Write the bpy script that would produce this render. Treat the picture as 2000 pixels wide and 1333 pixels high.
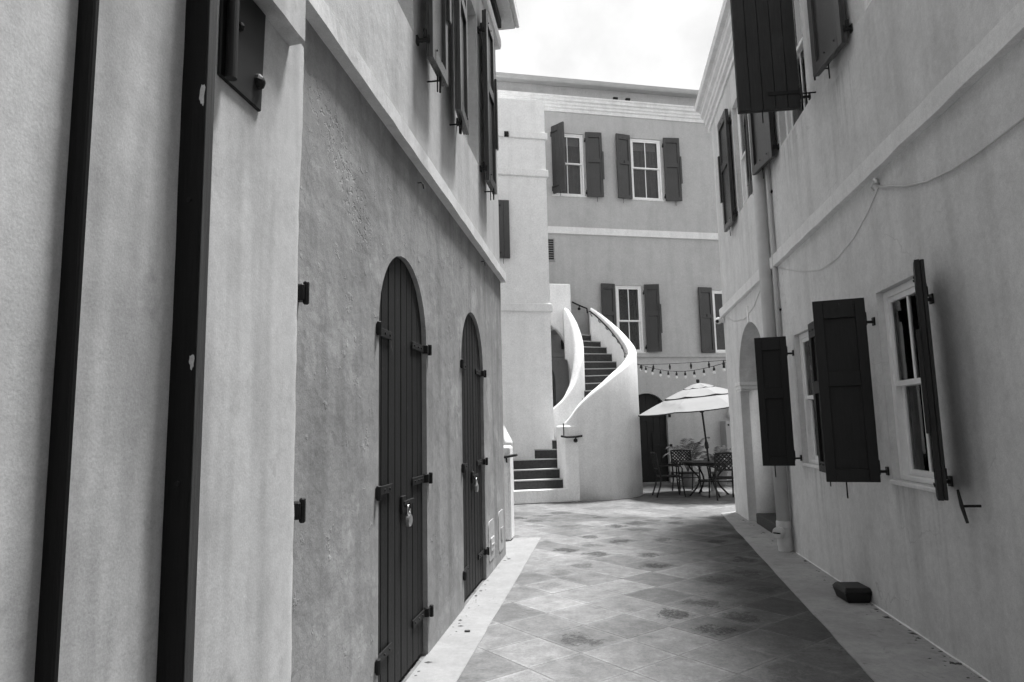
import bpy, bmesh, math, random
from mathutils import Matrix, Vector, noise
from mathutils.geometry import tessellate_polygon
R = math.radians
random.seed(7)
scene = bpy.context.scene
COL = scene.collection
for ob in list(bpy.data.objects): bpy.data.objects.remove(ob)

# ------------------------------------------------------------------ camera
cam_d = bpy.data.cameras.new('camera'); cam = bpy.data.objects.new('camera', cam_d); COL.objects.link(cam)
scene.camera = cam
FPX = 1310.0
cam_d.sensor_width = 36.0; cam_d.sensor_fit = 'HORIZONTAL'; cam_d.lens = 36.0*FPX/2000.0
cam_d.clip_start = 0.05; cam_d.clip_end = 500
_R = Matrix(((0.99007581, -0.03973509, -0.1347999), (0.13875244, 0.12412718, 0.98251728), (-0.02230808, -0.99147041, 0.12840866)))
cr = Vector((_R[0][0], _R[1][0], _R[2][0])); cu = -Vector((_R[0][1], _R[1][1], _R[2][1])); cf = Vector((_R[0][2], _R[1][2], _R[2][2]))
cam.matrix_world = Matrix(((cr.x, cu.x, -cf.x, 0), (cr.y, cu.y, -cf.y, 0), (cr.z, cu.z, -cf.z, 1.55), (0, 0, 0, 1)))

# ------------------------------------------------------------------ sky, sun, exposure
SUN_EL, SUN_AZ = 73.0, 42.0          # azimuth measured from +Y (away from the camera) towards +X
w = bpy.data.worlds.new('World'); scene.world = w; w.use_nodes = True
nt = w.node_tree; nt.nodes.clear()
out = nt.nodes.new('ShaderNodeOutputWorld'); bg = nt.nodes.new('ShaderNodeBackground'); bg.inputs['Strength'].default_value = 0.1
sky = nt.nodes.new('ShaderNodeTexSky'); sky.sky_type = 'NISHITA'; sky.sun_disc = False
sky.sun_elevation = R(SUN_EL); sky.sun_rotation = R(SUN_AZ); sky.dust_density = 3.0
bw = nt.nodes.new('ShaderNodeRGBToBW'); nt.links.new(sky.outputs[0], bw.inputs[0])
tc = nt.nodes.new('ShaderNodeTexCoord')
nz = nt.nodes.new('ShaderNodeTexNoise'); nz.inputs['Scale'].default_value = 3.2; nz.inputs['Detail'].default_value = 7; nz.inputs['Roughness'].default_value = 0.55
nt.links.new(tc.outputs['Generated'], nz.inputs['Vector'])
rp = nt.nodes.new('ShaderNodeValToRGB'); rp.color_ramp.elements[0].position = 0.34; rp.color_ramp.elements[1].position = 0.66
nt.links.new(nz.outputs['Fac'], rp.inputs[0])
mx = nt.nodes.new('ShaderNodeMix'); mx.data_type = 'FLOAT'
veil = nt.nodes.new('ShaderNodeMath'); veil.operation = 'MULTIPLY_ADD'; veil.inputs[1].default_value = 0.15; veil.inputs[2].default_value = 1.5
nt.links.new(bw.outputs[0], veil.inputs[0])
nt.links.new(rp.outputs[0], mx.inputs[0]); nt.links.new(veil.outputs[0], mx.inputs[2]); mx.inputs[3].default_value = 3.1
nt.links.new(mx.outputs[0], bg.inputs['Color']); nt.links.new(bg.outputs[0], out.inputs[0])

sd = bpy.data.lights.new('sun', 'SUN'); sun = bpy.data.objects.new('sun', sd); COL.objects.link(sun)
sd.energy = 2.2; sd.angle = R(12); sd.color = (1, 1, 1)
sdir = Vector((math.sin(R(SUN_AZ))*math.cos(R(SUN_EL)), math.cos(R(SUN_AZ))*math.cos(R(SUN_EL)), math.sin(R(SUN_EL))))
sun.rotation_euler = (-sdir).to_track_quat('-Z', 'Y').to_euler()
scene.view_settings.view_transform = 'Standard'; scene.view_settings.look = 'None'
scene.view_settings.exposure = 1.90; scene.view_settings.gamma = 1.0
scene.cycles.max_bounces = 5; scene.cycles.diffuse_bounces = 4; scene.cycles.glossy_bounces = 2; scene.cycles.transparent_max_bounces = 6
scene.cycles.use_adaptive_sampling = True; scene.cycles.adaptive_threshold = 0.03; scene.cycles.caustics_reflective = False; scene.cycles.caustics_refractive = False

# ------------------------------------------------------------------ materials
def newmat(name):
    m = bpy.data.materials.new(name); m.use_nodes = True
    n = m.node_tree; b = n.nodes['Principled BSDF']
    return m, n, b
def N(n, t, **k):
    x = n.nodes.new(t)
    for a, v in k.items(): setattr(x, a, v)
    return x
def math_(n, op, a, b=None, c=None, clamp=False):
    x = n.nodes.new('ShaderNodeMath'); x.operation = op; x.use_clamp = clamp
    for i, v in enumerate((a, b, c)):
        if v is None: continue
        if isinstance(v, (int, float)): x.inputs[i].default_value = v
        else: n.links.new(v, x.inputs[i])
    return x.outputs[0]
def noise_(n, vec, scale, detail=3, rough=0.55, mapscale=None):
    if mapscale:
        mp = n.nodes.new('ShaderNodeMapping'); mp.inputs['Scale'].default_value = mapscale; n.links.new(vec, mp.inputs[0]); vec = mp.outputs[0]
    t = n.nodes.new('ShaderNodeTexNoise'); t.inputs['Scale'].default_value = scale; t.inputs['Detail'].default_value = detail; t.inputs['Roughness'].default_value = rough
    n.links.new(vec, t.inputs['Vector']); return t.outputs['Fac']
def ramp_(n, v, p0, p1, c0=0.0, c1=1.0):
    x = n.nodes.new('ShaderNodeMapRange'); x.inputs[1].default_value = p0; x.inputs[2].default_value = p1; x.inputs[3].default_value = c0; x.inputs[4].default_value = c1
    n.links.new(v, x.inputs[0]); return x.outputs[0]

def plaster(name, val, blotch=0.10, streak=0.10, lump=0.25, grain=0.5, rough=0.85, spots=0.0, lumpscale=7.0, bevel=0, patches=0.0, pits=None, mottle=0.05, cracks=0.0, speck=150.0, drips=()):
    m, n, b = newmat(name)
    g = N(n, 'ShaderNodeNewGeometry'); P = g.outputs['Position']
    big = noise_(n, P, 0.9, 3, 0.6); st = noise_(n, P, 3.0, 2, 0.6, (1.6, 1.6, 0.16)); fine = noise_(n, P, 26, 2, 0.65)
    f = math_(n, 'MULTIPLY_ADD', math_(n, 'SUBTRACT', big, 0.5), 2*blotch, 1.0)
    f = math_(n, 'MULTIPLY', f, ramp_(n, st, 0.46, 0.68, 1.0, 1.0 - streak))
    f = math_(n, 'MULTIPLY', f, ramp_(n, fine, 0.3, 0.7, 0.94, 1.06))
    f = math_(n, 'MULTIPLY', f, ramp_(n, noise_(n, P, speck, 2, 0.8), 0.25, 0.75, 0.86, 1.14))
    f = math_(n, 'MULTIPLY', f, ramp_(n, noise_(n, P, 4.3, 4, 0.65), 0.3, 0.7, 1.0-mottle, 1.0+mottle))
    if cracks:
        wv = N(n, 'ShaderNodeVectorMath'); wv.operation = 'ADD'
        nv = n.nodes.new('ShaderNodeTexNoise'); nv.inputs['Scale'].default_value = 3.0; nv.inputs['Detail'].default_value = 3; n.links.new(P, nv.inputs['Vector'])
        sc = N(n, 'ShaderNodeVectorMath'); sc.operation = 'SCALE'; sc.inputs['Scale'].default_value = 0.5; n.links.new(nv.outputs['Color'], sc.inputs[0])
        n.links.new(P, wv.inputs[0]); n.links.new(sc.outputs[0], wv.inputs[1])
        vo_ = N(n, 'ShaderNodeTexVoronoi'); vo_.feature = 'DISTANCE_TO_EDGE'; vo_.inputs['Scale'].default_value = 0.9; n.links.new(wv.outputs[0], vo_.inputs['Vector'])
        ck = math_(n, 'MULTIPLY', ramp_(n, vo_.outputs['Distance'], 0.0, 0.005, 1.0, 0.0), ramp_(n, big, 0.50, 0.58, 0.0, 1.0))
        f = math_(n, 'MULTIPLY', f, math_(n, 'MULTIPLY_ADD', ck, -cracks, 1.0))
    if drips:
        sd_ = N(n, 'ShaderNodeSeparateXYZ'); n.links.new(P, sd_.inputs[0])
        thin = ramp_(n, noise_(n, P, 14, 3, 0.6, (1, 1, 0.05)), 0.48, 0.64, 0.0, 1.0)
        for (ya, yb, zs_) in drips:
            mk = math_(n, 'MULTIPLY', math_(n, 'MULTIPLY', ramp_(n, sd_.outputs[1], ya-0.06, ya+0.04, 0, 1), ramp_(n, sd_.outputs[1], yb-0.04, yb+0.06, 1, 0)), math_(n, 'MULTIPLY', ramp_(n, sd_.outputs[2], zs_-0.85, zs_, 0, 1), math_(n, 'LESS_THAN', sd_.outputs[2], zs_)))
            f = math_(n, 'MULTIPLY', f, math_(n, 'MULTIPLY_ADD', math_(n, 'MULTIPLY', mk, thin), -0.22, 1.0))
    if spots:
        s1 = ramp_(n, noise_(n, P, 5.5, 5, 0.7), 0.60, 0.72, 0.0, 1.0)
        f = math_(n, 'MULTIPLY', f, math_(n, 'MULTIPLY_ADD', s1, -spots, 1.0))
    if patches:
        s2 = ramp_(n, noise_(n, P, 2.2, 6, 0.65), 0.56, 0.60, 0.0, 1.0)
        f = math_(n, 'MULTIPLY', f, math_(n, 'MULTIPLY_ADD', s2, patches, 1.0))
    col = math_(n, 'MULTIPLY', f, val)
    cc = N(n, 'ShaderNodeCombineColor')
    for i in range(3): n.links.new(col, cc.inputs[i])
    n.links.new(cc.outputs[0], b.inputs['Base Color'])
    b.inputs['Roughness'].default_value = rough; b.inputs['Specular IOR Level'].default_value = 0.25
    h = math_(n, 'MULTIPLY', noise_(n, P, lumpscale, 3, 0.6), lump)
    h = math_(n, 'MULTIPLY_ADD', noise_(n, P, 95, 2, 0.7), 0.10*grain, h)
    bp = N(n, 'ShaderNodeBump'); bp.inputs['Strength'].default_value = 0.6; bp.inputs['Distance'].default_value = 0.05
    if pits:
        sp = N(n, 'ShaderNodeSeparateXYZ'); n.links.new(P, sp.inputs[0])
        (ya, za), (yb, zb), wid = pits
        L = math.hypot(yb-ya, zb-za); ty, tz = (yb-ya)/L, (zb-za)/L
        dy = math_(n, 'SUBTRACT', sp.outputs[1], ya); dz = math_(n, 'SUBTRACT', sp.outputs[2], za)
        al = math_(n, 'ADD', math_(n, 'MULTIPLY', dy, ty), math_(n, 'MULTIPLY', dz, tz)); ac = math_(n, 'ABSOLUTE', math_(n, 'SUBTRACT', math_(n, 'MULTIPLY', dy, tz), math_(n, 'MULTIPLY', dz, ty)))
        msk = math_(n, 'MULTIPLY', ramp_(n, ac, wid*0.4, wid, 1, 0), math_(n, 'MULTIPLY', ramp_(n, al, -0.1, 0.15, 0, 1), ramp_(n, al, L, L+0.3, 1, 0)))
        pt = ramp_(n, noise_(n, P, 24, 3, 0.6), 0.55, 0.60, 0, 1)
        h = math_(n, 'SUBTRACT', h, math_(n, 'MULTIPLY', math_(n, 'MULTIPLY', pt, msk), 0.16))
        h = math_(n, 'ADD', h, math_(n, 'MULTIPLY', ramp_(n, noise_(n, P, 9, 4, 0.7), 0.62, 0.68, 0, 1), 0.05))
    n.links.new(h, bp.inputs['Height'])
    if bevel:
        bv = N(n, 'ShaderNodeBevel'); bv.samples = 2; bv.inputs['Radius'].default_value = bevel
        n.links.new(bv.outputs[0], bp.inputs['Normal'])
    n.links.new(bp.outputs[0], b.inputs['Normal'])
    return m

def painted_wood(name, val, rough=0.45, chips=0.0, spec=0.2):
    m, n, b = newmat(name)
    tcn = N(n, 'ShaderNodeTexCoord'); P = tcn.outputs['Object']; W = N(n, 'ShaderNodeNewGeometry').outputs['Position']
    gr = noise_(n, P, 10, 6, 0.7, (12, 12, 0.5)); big = noise_(n, W, 2.4, 4, 0.6)
    oi = N(n, 'ShaderNodeObjectInfo')
    f = math_(n, 'MULTIPLY', ramp_(n, gr, 0.3, 0.7, 0.70, 1.35), ramp_(n, big, 0.3, 0.7, 0.85, 1.15))
    f = math_(n, 'MULTIPLY', f, ramp_(n, oi.outputs['Random'], 0, 1, 0.88, 1.14))
    col = math_(n, 'MULTIPLY', f, val)
    if chips:
        c = ramp_(n, noise_(n, W, 30, 5, 0.7, (1, 1, 0.35)), 0.68, 0.70, 0.0, 1.0)
        c = math_(n, 'MULTIPLY', c, chips); col = math_(n, 'MULTIPLY_ADD', c, 0.35, col)
    cc = N(n, 'ShaderNodeCombineColor')
    for i in range(3): n.links.new(col, cc.inputs[i])
    n.links.new(cc.outputs[0], b.inputs['Base Color'])
    b.inputs['Roughness'].default_value = rough; b.inputs['Specular IOR Level'].default_value = spec
    bp = N(n, 'ShaderNodeBump'); bp.inputs['Strength'].default_value = 0.25; bp.inputs['Distance'].default_value = 0.01
    n.links.new(gr, bp.inputs['Height']); n.links.new(bp.outputs[0], b.inputs['Normal'])
    return m

def simple(name, val, rough=0.5, metal=0.0, var=0.12, scale=14, spec=0.4):
    m, n, b = newmat(name)
    P = N(n, 'ShaderNodeNewGeometry').outputs['Position']
    col = math_(n, 'MULTIPLY', ramp_(n, noise_(n, P, scale, 5, 0.65), 0.3, 0.7, 1-var, 1+var), val)
    cc = N(n, 'ShaderNodeCombineColor')
    for i in range(3): n.links.new(col, cc.inputs[i])
    n.links.new(cc.outputs[0], b.inputs['Base Color'])
    b.inputs['Roughness'].default_value = rough; b.inputs['Metallic'].default_value = metal; b.inputs['Specular IOR Level'].default_value = spec
    return m

def glass_mat(name, tint=0.75):
    m, n, b = newmat(name); n.nodes.remove(b)
    o = n.nodes['Material Output']
    tr = N(n, 'ShaderNodeBsdfTransparent'); tr.inputs[0].default_value = (tint, tint, tint, 1)
    gl = N(n, 'ShaderNodeBsdfGlossy'); gl.inputs['Roughness'].default_value = 0.03
    fr = N(n, 'ShaderNodeFresnel'); fr.inputs['IOR'].default_value = 1.5
    mxs = N(n, 'ShaderNodeMixShader'); n.links.new(fr.outputs[0], mxs.inputs[0]); n.links.new(tr.outputs[0], mxs.inputs[1]); n.links.new(gl.outputs[0], mxs.inputs[2])
    n.links.new(mxs.outputs[0], o.inputs['Surface'])
    return m

M = {}
M['wall_right'] = plaster('plaster_right', 0.66, 0.13, 0.12, 0.34, 0.40, cracks=0.22, spots=0.06, mottle=0.07, lumpscale=2.6, drips=((4.9, 5.6, 1.06), (7.3, 7.95, 1.06), (5.7, 6.3, 4.6), (6.9, 7.9, 4.75)))
M['belt_right'] = plaster('plaster_right_belt', 0.76, 0.06, 0.06, 0.10, 0.4, spots=0.08)
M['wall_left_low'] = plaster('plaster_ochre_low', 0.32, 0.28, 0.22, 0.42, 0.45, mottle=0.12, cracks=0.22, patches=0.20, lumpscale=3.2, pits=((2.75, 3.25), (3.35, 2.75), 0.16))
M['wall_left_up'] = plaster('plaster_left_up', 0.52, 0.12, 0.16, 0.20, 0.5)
M['wall_near'] = plaster('plaster_near', 0.57, 0.12, 0.36, 0.03, 0.16, spots=0.20, mottle=0.06)
M['wall_far'] = plaster('plaster_far', 0.47, 0.10, 0.08, 0.10, 0.4, speck=60)
M['white'] = plaster('plaster_white', 0.86, 0.06, 0.06, 0.14, 0.4, bevel=0.03, mottle=0.04, speck=70)
M['trim'] = plaster('plaster_trim', 0.78, 0.06, 0.08, 0.12, 0.35, spots=0.05)
M['patch'] = plaster('plaster_patch', 0.44, 0.1, 0.1, 0.2, 0.3)
M['shutter'] = painted_wood('shutter_paint', 0.011, 0.5, 0.10, 0.3)
M['shutter_mid'] = painted_wood('shutter_paint_mid', 0.03, 0.55, 0.1, 0.25)
M['shutter_grey'] = painted_wood('shutter_paint_grey', 0.042, 0.30, 0.08, 0.5)
M['door'] = painted_wood('door_paint', 0.017, 0.6, 0.25)
M['sash'] = simple('sash_white', 0.88, 0.4, 0, 0.05)
M['iron'] = simple('black_iron', 0.005, 0.6, 0.0, 0.3)
M['steel'] = simple('padlock_steel', 0.62, 0.28, 1.0, 0.08)
M['post'] = painted_wood('post_dark', 0.007, 0.5, 0.0, 0.2)
M['post_lit'] = painted_wood('post_face_lit', 0.06, 0.5, 0.0, 0.3)  # paler tone for the lit front of the post
M['glass'] = glass_mat('window_glass')
M['room'] = simple('room_dark', 0.03, 0.9)
M['curtain'] = simple('curtain', 0.16, 0.9, 0, 0.2, 6)
M['curtain_light'] = simple('curtain_light', 0.42, 0.9, 0, 0.1, 6)
M['riser'] = simple('riser_dark', 0.04, 0.75, 0, 0.35, 22)
M['tread'] = plaster('tread_pale', 0.45, 0.15, 0.0, 0.1, 0.6, bevel=0)
M['border'] = plaster('border_concrete', 0.26, 0.25, 0.0, 0.10, 0.6, spots=0.22, mottle=0.10, cracks=0.25, bevel=0)
M['border_right'] = plaster('border_concrete_grimy', 0.32, 0.40, 0.0, 0.12, 0.6, spots=0.40, mottle=0.14, cracks=0.3, bevel=0)
M['pipe'] = simple('pipe_white', 0.55, 0.45, 0, 0.08, 5)
M['roof'] = simple('roof_metal', 0.40, 0.5, 0, 0.1, 3)
M['plastic'] = simple('black_plastic', 0.005, 0.5, 0, 0.2)
M['canvas'] = simple('canvas_pale', 0.25, 0.85, 0, 0.05, 3)
M['canvas_edge'] = simple('canvas_dark_edge', 0.03, 0.85)
M['furn'] = simple('dark_cast_metal', 0.007, 0.5, 0, 0.2)
M['bulb'] = simple('clear_bulb', 0.75, 0.1, 0, 0.02)
M['leaf'] = simple('palm_leaf', 0.11, 0.45, 0, 0.35, 8)
M['pot'] = simple('plant_pot', 0.22, 0.8, 0, 0.2, 9)
M['cabinet'] = simple('cabinet_grey', 0.36, 0.5, 0, 0.06, 5)
M['camera_white'] = simple('camera_white', 0.75, 0.3, 0, 0.02)
M['litter'] = simple('litter', 0.06, 0.8)

# paving slabs: each slab is its own object, stain sits in the slab's own coordinates
def tile_mat():
    m, n, b = newmat('paving_slab')
    tcn = N(n, 'ShaderNodeTexCoord'); O = tcn.outputs['Object']; W = N(n, 'ShaderNodeNewGeometry').outputs['Position']
    oi = N(n, 'ShaderNodeObjectInfo'); rnd = oi.outputs['Random']
    sep = N(n, 'ShaderNodeSeparateXYZ'); n.links.new(O, sep.inputs[0])
    ax = math_(n, 'ABSOLUTE', sep.outputs[0]); ay = math_(n, 'ABSOLUTE', sep.outputs[1])
    edge = math_(n, 'MULTIPLY', math_(n, 'MAXIMUM', ax, ay), 1/0.23)   # 0 centre .. 1 edge
    off = N(n, 'ShaderNodeVectorMath'); off.operation = 'ADD'
    cx = N(n, 'ShaderNodeCombineXYZ'); n.links.new(math_(n, 'MULTIPLY', rnd, 91.0), cx.inputs[0]); n.links.new(math_(n, 'MULTIPLY', rnd, 37.0), cx.inputs[1])
    n.links.new(O, off.inputs[0]); n.links.new(cx.outputs[0], off.inputs[1])
    nn = noise_(n, off.outputs[0], 5.5, 4, 0.7)
    nn2 = noise_(n, off.outputs[0], 24, 4, 0.8)
    r3 = math_(n, 'FRACT', math_(n, 'MULTIPLY', rnd, 57.3)); r4 = math_(n, 'FRACT', math_(n, 'MULTIPLY', rnd, 131.9))
    qx = math_(n, 'ADD', sep.outputs[0], math_(n, 'MULTIPLY_ADD', r3, 0.16, -0.08)); qy = math_(n, 'ADD', sep.outputs[1], math_(n, 'MULTIPLY_ADD', r4, 0.16, -0.08))
    rad = math_(n, 'MULTIPLY', math_(n, 'SQRT', math_(n, 'ADD', math_(n, 'MULTIPLY', qx, qx), math_(n, 'MULTIPLY', qy, qy))), 1/0.23)
    sh = math_(n, 'ADD', rad, math_(n, 'MULTIPLY_ADD', math_(n, 'SUBTRACT', nn, 0.5), 3.0, math_(n, 'MULTIPLY', math_(n, 'SUBTRACT', nn2, 0.5), 1.1)))
    blot = math_(n, 'MULTIPLY', ramp_(n, sh, 0.46, 0.66, 1.0, 0.0), ramp_(n, edge, 0.70, 0.95, 1.0, 0.0))
    blot = math_(n, 'MULTIPLY', blot, ramp_(n, noise_(n, off.outputs[0], 38, 4, 0.8), 0.40, 0.56, 0.25, 1.0))
    r2 = math_(n, 'FRACT', math_(n, 'MULTIPLY', rnd, 13.7))
    stren = ramp_(n, r2, 0.50, 0.95, 0.0, 0.80)
    f = math_(n, 'SUBTRACT', 1.0, math_(n, 'MULTIPLY', blot, stren))
    f = math_(n, 'MULTIPLY', f, ramp_(n, rnd, 0, 1, 0.70, 1.16))
    f = math_(n, 'MULTIPLY', f, ramp_(n, edge, 0.86, 1.0, 1.0, 1.28))
    f = math_(n, 'MULTIPLY', f, ramp_(n, noise_(n, W, 1.1, 6, 0.72), 0.3, 0.7, 0.68, 1.22))
    f = math_(n, 'MULTIPLY', f, ramp_(n, noise_(n, W, 44, 4, 0.8), 0.25, 0.75, 0.74, 1.24))
    f = math_(n, 'MULTIPLY', f, ramp_(n, noise_(n, W, 6.5, 5, 0.8), 0.28, 0.72, 0.66, 1.26))
    sp_ = ramp_(n, noise_(n, W, 2.6, 5, 0.7), 0.60, 0.74, 0.0, 1.0)
    f = math_(n, 'MULTIPLY', f, math_(n, 'MULTIPLY_ADD', sp_, -0.35, 1.0))
    # slabs darken towards the right-hand kerb, edge broken up by noise
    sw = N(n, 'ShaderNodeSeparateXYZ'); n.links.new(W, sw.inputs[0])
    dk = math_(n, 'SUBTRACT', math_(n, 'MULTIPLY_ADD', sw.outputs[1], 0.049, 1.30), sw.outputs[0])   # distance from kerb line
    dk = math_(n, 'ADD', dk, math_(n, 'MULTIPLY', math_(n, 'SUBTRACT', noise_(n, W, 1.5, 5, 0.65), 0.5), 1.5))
    kerb_dark = ramp_(n, dk, 0.10, 0.95, 1.0, 0.0)
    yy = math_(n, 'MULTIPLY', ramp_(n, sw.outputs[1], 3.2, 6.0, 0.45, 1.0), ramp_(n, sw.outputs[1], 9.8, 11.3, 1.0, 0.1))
    f = math_(n, 'MULTIPLY', f, math_(n, 'SUBTRACT', 1.0, math_(n, 'MULTIPLY', math_(n, 'MULTIPLY', kerb_dark, yy), 0.55)))
    shade_band = math_(n, 'ADD', math_(n, 'ABSOLUTE', math_(n, 'SUBTRACT', math_(n, 'MULTIPLY_ADD', sw.outputs[0], 0.28, sw.outputs[1]), 11.7)), math_(n, 'MULTIPLY', math_(n, 'SUBTRACT', noise_(n, W, 2.0, 4, 0.65), 0.5), 1.3))  # band of shade across the yard, painted into the slab colour
    f = math_(n, 'MULTIPLY', f, ramp_(n, shade_band, 0.15, 0.75, 0.70, 1.0))
    col = math_(n, 'MULTIPLY', f, 0.19)
    cc = N(n, 'ShaderNodeCombineColor')
    for i in range(3): n.links.new(col, cc.inputs[i])
    n.links.new(cc.outputs[0], b.inputs['Base Color']); b.inputs['Roughness'].default_value = 0.8; b.inputs['Specular IOR Level'].default_value = 0.3
    bp = N(n, 'ShaderNodeBump'); bp.inputs['Strength'].default_value = 0.5; bp.inputs['Distance'].default_value = 0.02
    hh = math_(n, 'MULTIPLY_ADD', noise_(n, W, 9, 6, 0.65), 0.5, math_(n, 'MULTIPLY', noise_(n, W, 60, 5, 0.7), 0.25))
    hh = math_(n, 'SUBTRACT', hh, math_(n, 'MULTIPLY', blot, math_(n, 'MULTIPLY', stren, 0.4)))
    n.links.new(hh, bp.inputs['Height']); n.links.new(bp.outputs[0], b.inputs['Normal'])
    return m
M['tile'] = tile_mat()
M['ground'] = plaster('ground_grout', 0.15, 0.5, 0.0, 0.2, 0.6, bevel=0, spots=0.5, mottle=0.35)

# ------------------------------------------------------------------ mesh helpers
class MB:
    def __init__(s): s.v = []; s.f = []; s.mi = []
    def add(s, vs, fs, mi=0):
        o = len(s.v); s.v += [tuple(v) for v in vs]; s.f += [tuple(i+o for i in f) for f in fs]; s.mi += [mi]*len(fs); return s
    def box(s, x0, x1, y0, y1, z0, z1, T=None, mi=0):
        vs = [Vector((x, y, z)) for z in (z0, z1) for y in (y0, y1) for x in (x0, x1)]
        if T: vs = [T @ v for v in vs]
        return s.add(vs, [(0, 2, 3, 1), (4, 5, 7, 6), (0, 1, 5, 4), (2, 6, 7, 3), (0, 4, 6, 2), (1, 3, 7, 5)], mi)
    def tube(s, pts, r, n=8, cap=True, rs=None):
        pts = [Vector(p) for p in pts]; rings = []
        prev = None
        for i, p in enumerate(pts):
            d = (pts[min(i+1, len(pts)-1)] - pts[max(i-1, 0)]).normalized()
            a = Vector((0, 0, 1)) if abs(d.z) < 0.9 else Vector((1, 0, 0))
            if prev is not None: a = prev
            e1 = (a - d*a.dot(d)).normalized(); prev = e1; e2 = d.cross(e1)
            rr = rs[i] if rs else r
            rings.append([p + (e1*math.cos(2*math.pi*k/n) + e2*math.sin(2*math.pi*k/n))*rr for k in range(n)])
        vs = [v for q in rings for v in q]; fs = []
        for i in range(len(pts)-1):
            for k in range(n):
                fs.append((i*n+k, i*n+(k+1) % n, (i+1)*n+(k+1) % n, (i+1)*n+k))
        if cap: fs += [tuple(range(n-1, -1, -1)), tuple((len(pts)-1)*n+k for k in range(n))]
        return s.add(vs, fs)
    def lathe(s, prof, n=16, c=(0, 0, 0)):
        vs = []; fs = []
        for (r, z) in prof:
            for k in range(n): vs.append((c[0]+r*math.cos(2*math.pi*k/n), c[1]+r*math.sin(2*math.pi*k/n), c[2]+z))
        m = len(prof)
        for i in range(m-1):
            for k in range(n): fs.append((i*n+k, i*n+(k+1) % n, (i+1)*n+(k+1) % n, (i+1)*n+k))
        fs += [tuple(range(n-1, -1, -1)), tuple((m-1)*n+k for k in range(n))]
        return s.add(vs, fs)
    def plate(s, outer, holes, y0, y1, mi=0):
        """x-z polygon with holes, extruded from y0 (back) to y1 (front)"""
        loops = [outer]+holes
        tris = tessellate_polygon([[Vector((p[0], p[1], 0)) for p in l] for l in loops])
        flat = [p for l in loops for p in l]; m = len(flat)
        vs = [(p[0], y1, p[1]) for p in flat]+[(p[0], y0, p[1]) for p in flat]
        fs = [tuple(t) for t in tris]+[tuple(i+m for i in reversed(t)) for t in tris]
        o = 0
        for l in loops:
            k = len(l)
            for i in range(k):
                a, b = o+i, o+(i+1) % k; fs.append((a, b, b+m, a+m))
            o += k
        return s.add(vs, fs, mi)
    def prism(s, poly, z0, z1, mi=0, mi_top=None):
        """x-y polygon extruded in z"""
        k = len(poly)
        vs = [(p[0], p[1], z0) for p in poly]+[(p[0], p[1], z1) for p in poly]
        s.add(vs, [tuple(range(k-1, -1, -1))]+[(i, (i+1) % k, k+(i+1) % k, k+i) for i in range(k)], mi)
        return s.add([(p[0], p[1], z1) for p in poly], [tuple(range(k))], mi if mi_top is None else mi_top)
    def profile(s, prof, x0, x1):
        """closed y-z profile swept along x"""
        k = len(prof)
        vs = [(x0, p[0], p[1]) for p in prof]+[(x1, p[0], p[1]) for p in prof]
        return s.add(vs, [tuple(range(k-1, -1, -1)), tuple(range(k, 2*k))]+[(i, (i+1) % k, k+(i+1) % k, k+i) for i in range(k)])
    def mesh(s, name, mats, bevel=0.0, smooth=False):
        me = bpy.data.meshes.new(name); me.from_pydata(s.v, [], s.f)
        for m in (mats if isinstance(mats, (list, tuple)) else [mats]): me.materials.append(m)
        if any(s.mi): me.polygons.foreach_set('material_index', s.mi)
        bm = bmesh.new(); bm.from_mesh(me)
        bmesh.ops.remove_doubles(bm, verts=bm.verts, dist=1e-6)
        bmesh.ops.recalc_face_normals(bm, faces=bm.faces)
        if bevel:
            es = [e for e in bm.edges if len(e.link_faces) == 2 and e.calc_face_angle(0) > 0.6]
            bmesh.ops.bevel(bm, geom=es, offset=bevel, segments=1, affect='EDGES', clamp_overlap=True)
        bm.to_mesh(me); bm.free()
        if smooth:
            for p in me.polygons: p.use_smooth = True
        return me
    def build(s, name, mats, parent=None, T=None, bevel=0.0, smooth=False):
        return link(name, s.mesh(name, mats, bevel, smooth), parent, T)
def link(name, data, parent=None, T=None):
    o = bpy.data.objects.new(name, data); COL.objects.link(o)
    if parent: o.parent = parent
    if T is not None: o.matrix_local = T
    return o
def thing(name, label, cat, T=None, group=None):
    o = link(name, None, None, T); o['label'] = label; o['category'] = cat
    if group: o['group'] = group
    return o
def tag(o, label, cat, group=None):
    o['label'] = label; o['category'] = cat
    if group: o['group'] = group
    return o
def dup(root, T, label, group=None):
    def cp(o, par):
        c = o.copy(); COL.objects.link(c); c.parent = par
        for ch in o.children: cp(ch, c)
        return c
    c = cp(root, None); c.matrix_world = T; c['label'] = label
    if group: c['group'] = group
    return c
def rect(x0, x1, z0, z1): return [(x0, z0), (x1, z0), (x1, z1), (x0, z1)]
def archpoly(x0, x1, z0, zs, zc, n=14):
    c = (x0+x1)/2; a = (x1-x0)/2; b = zc-zs
    return [(x0, z0), (x1, z0)]+[(c+a*math.cos(math.pi*i/n), zs+b*math.sin(math.pi*i/n)) for i in range(n+1)]
def frame(origin, xdir, ydir):
    x = Vector(xdir).normalized(); y = Vector(ydir).normalized(); z = x.cross(y)
    return Matrix(((x.x, y.x, z.x, origin[0]), (x.y, y.y, z.y, origin[1]), (x.z, y.z, z.z, origin[2]), (0, 0, 0, 1)))
Tr = Matrix.Translation
def Rz(a): return Matrix.Rotation(a, 4, 'Z')


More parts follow.
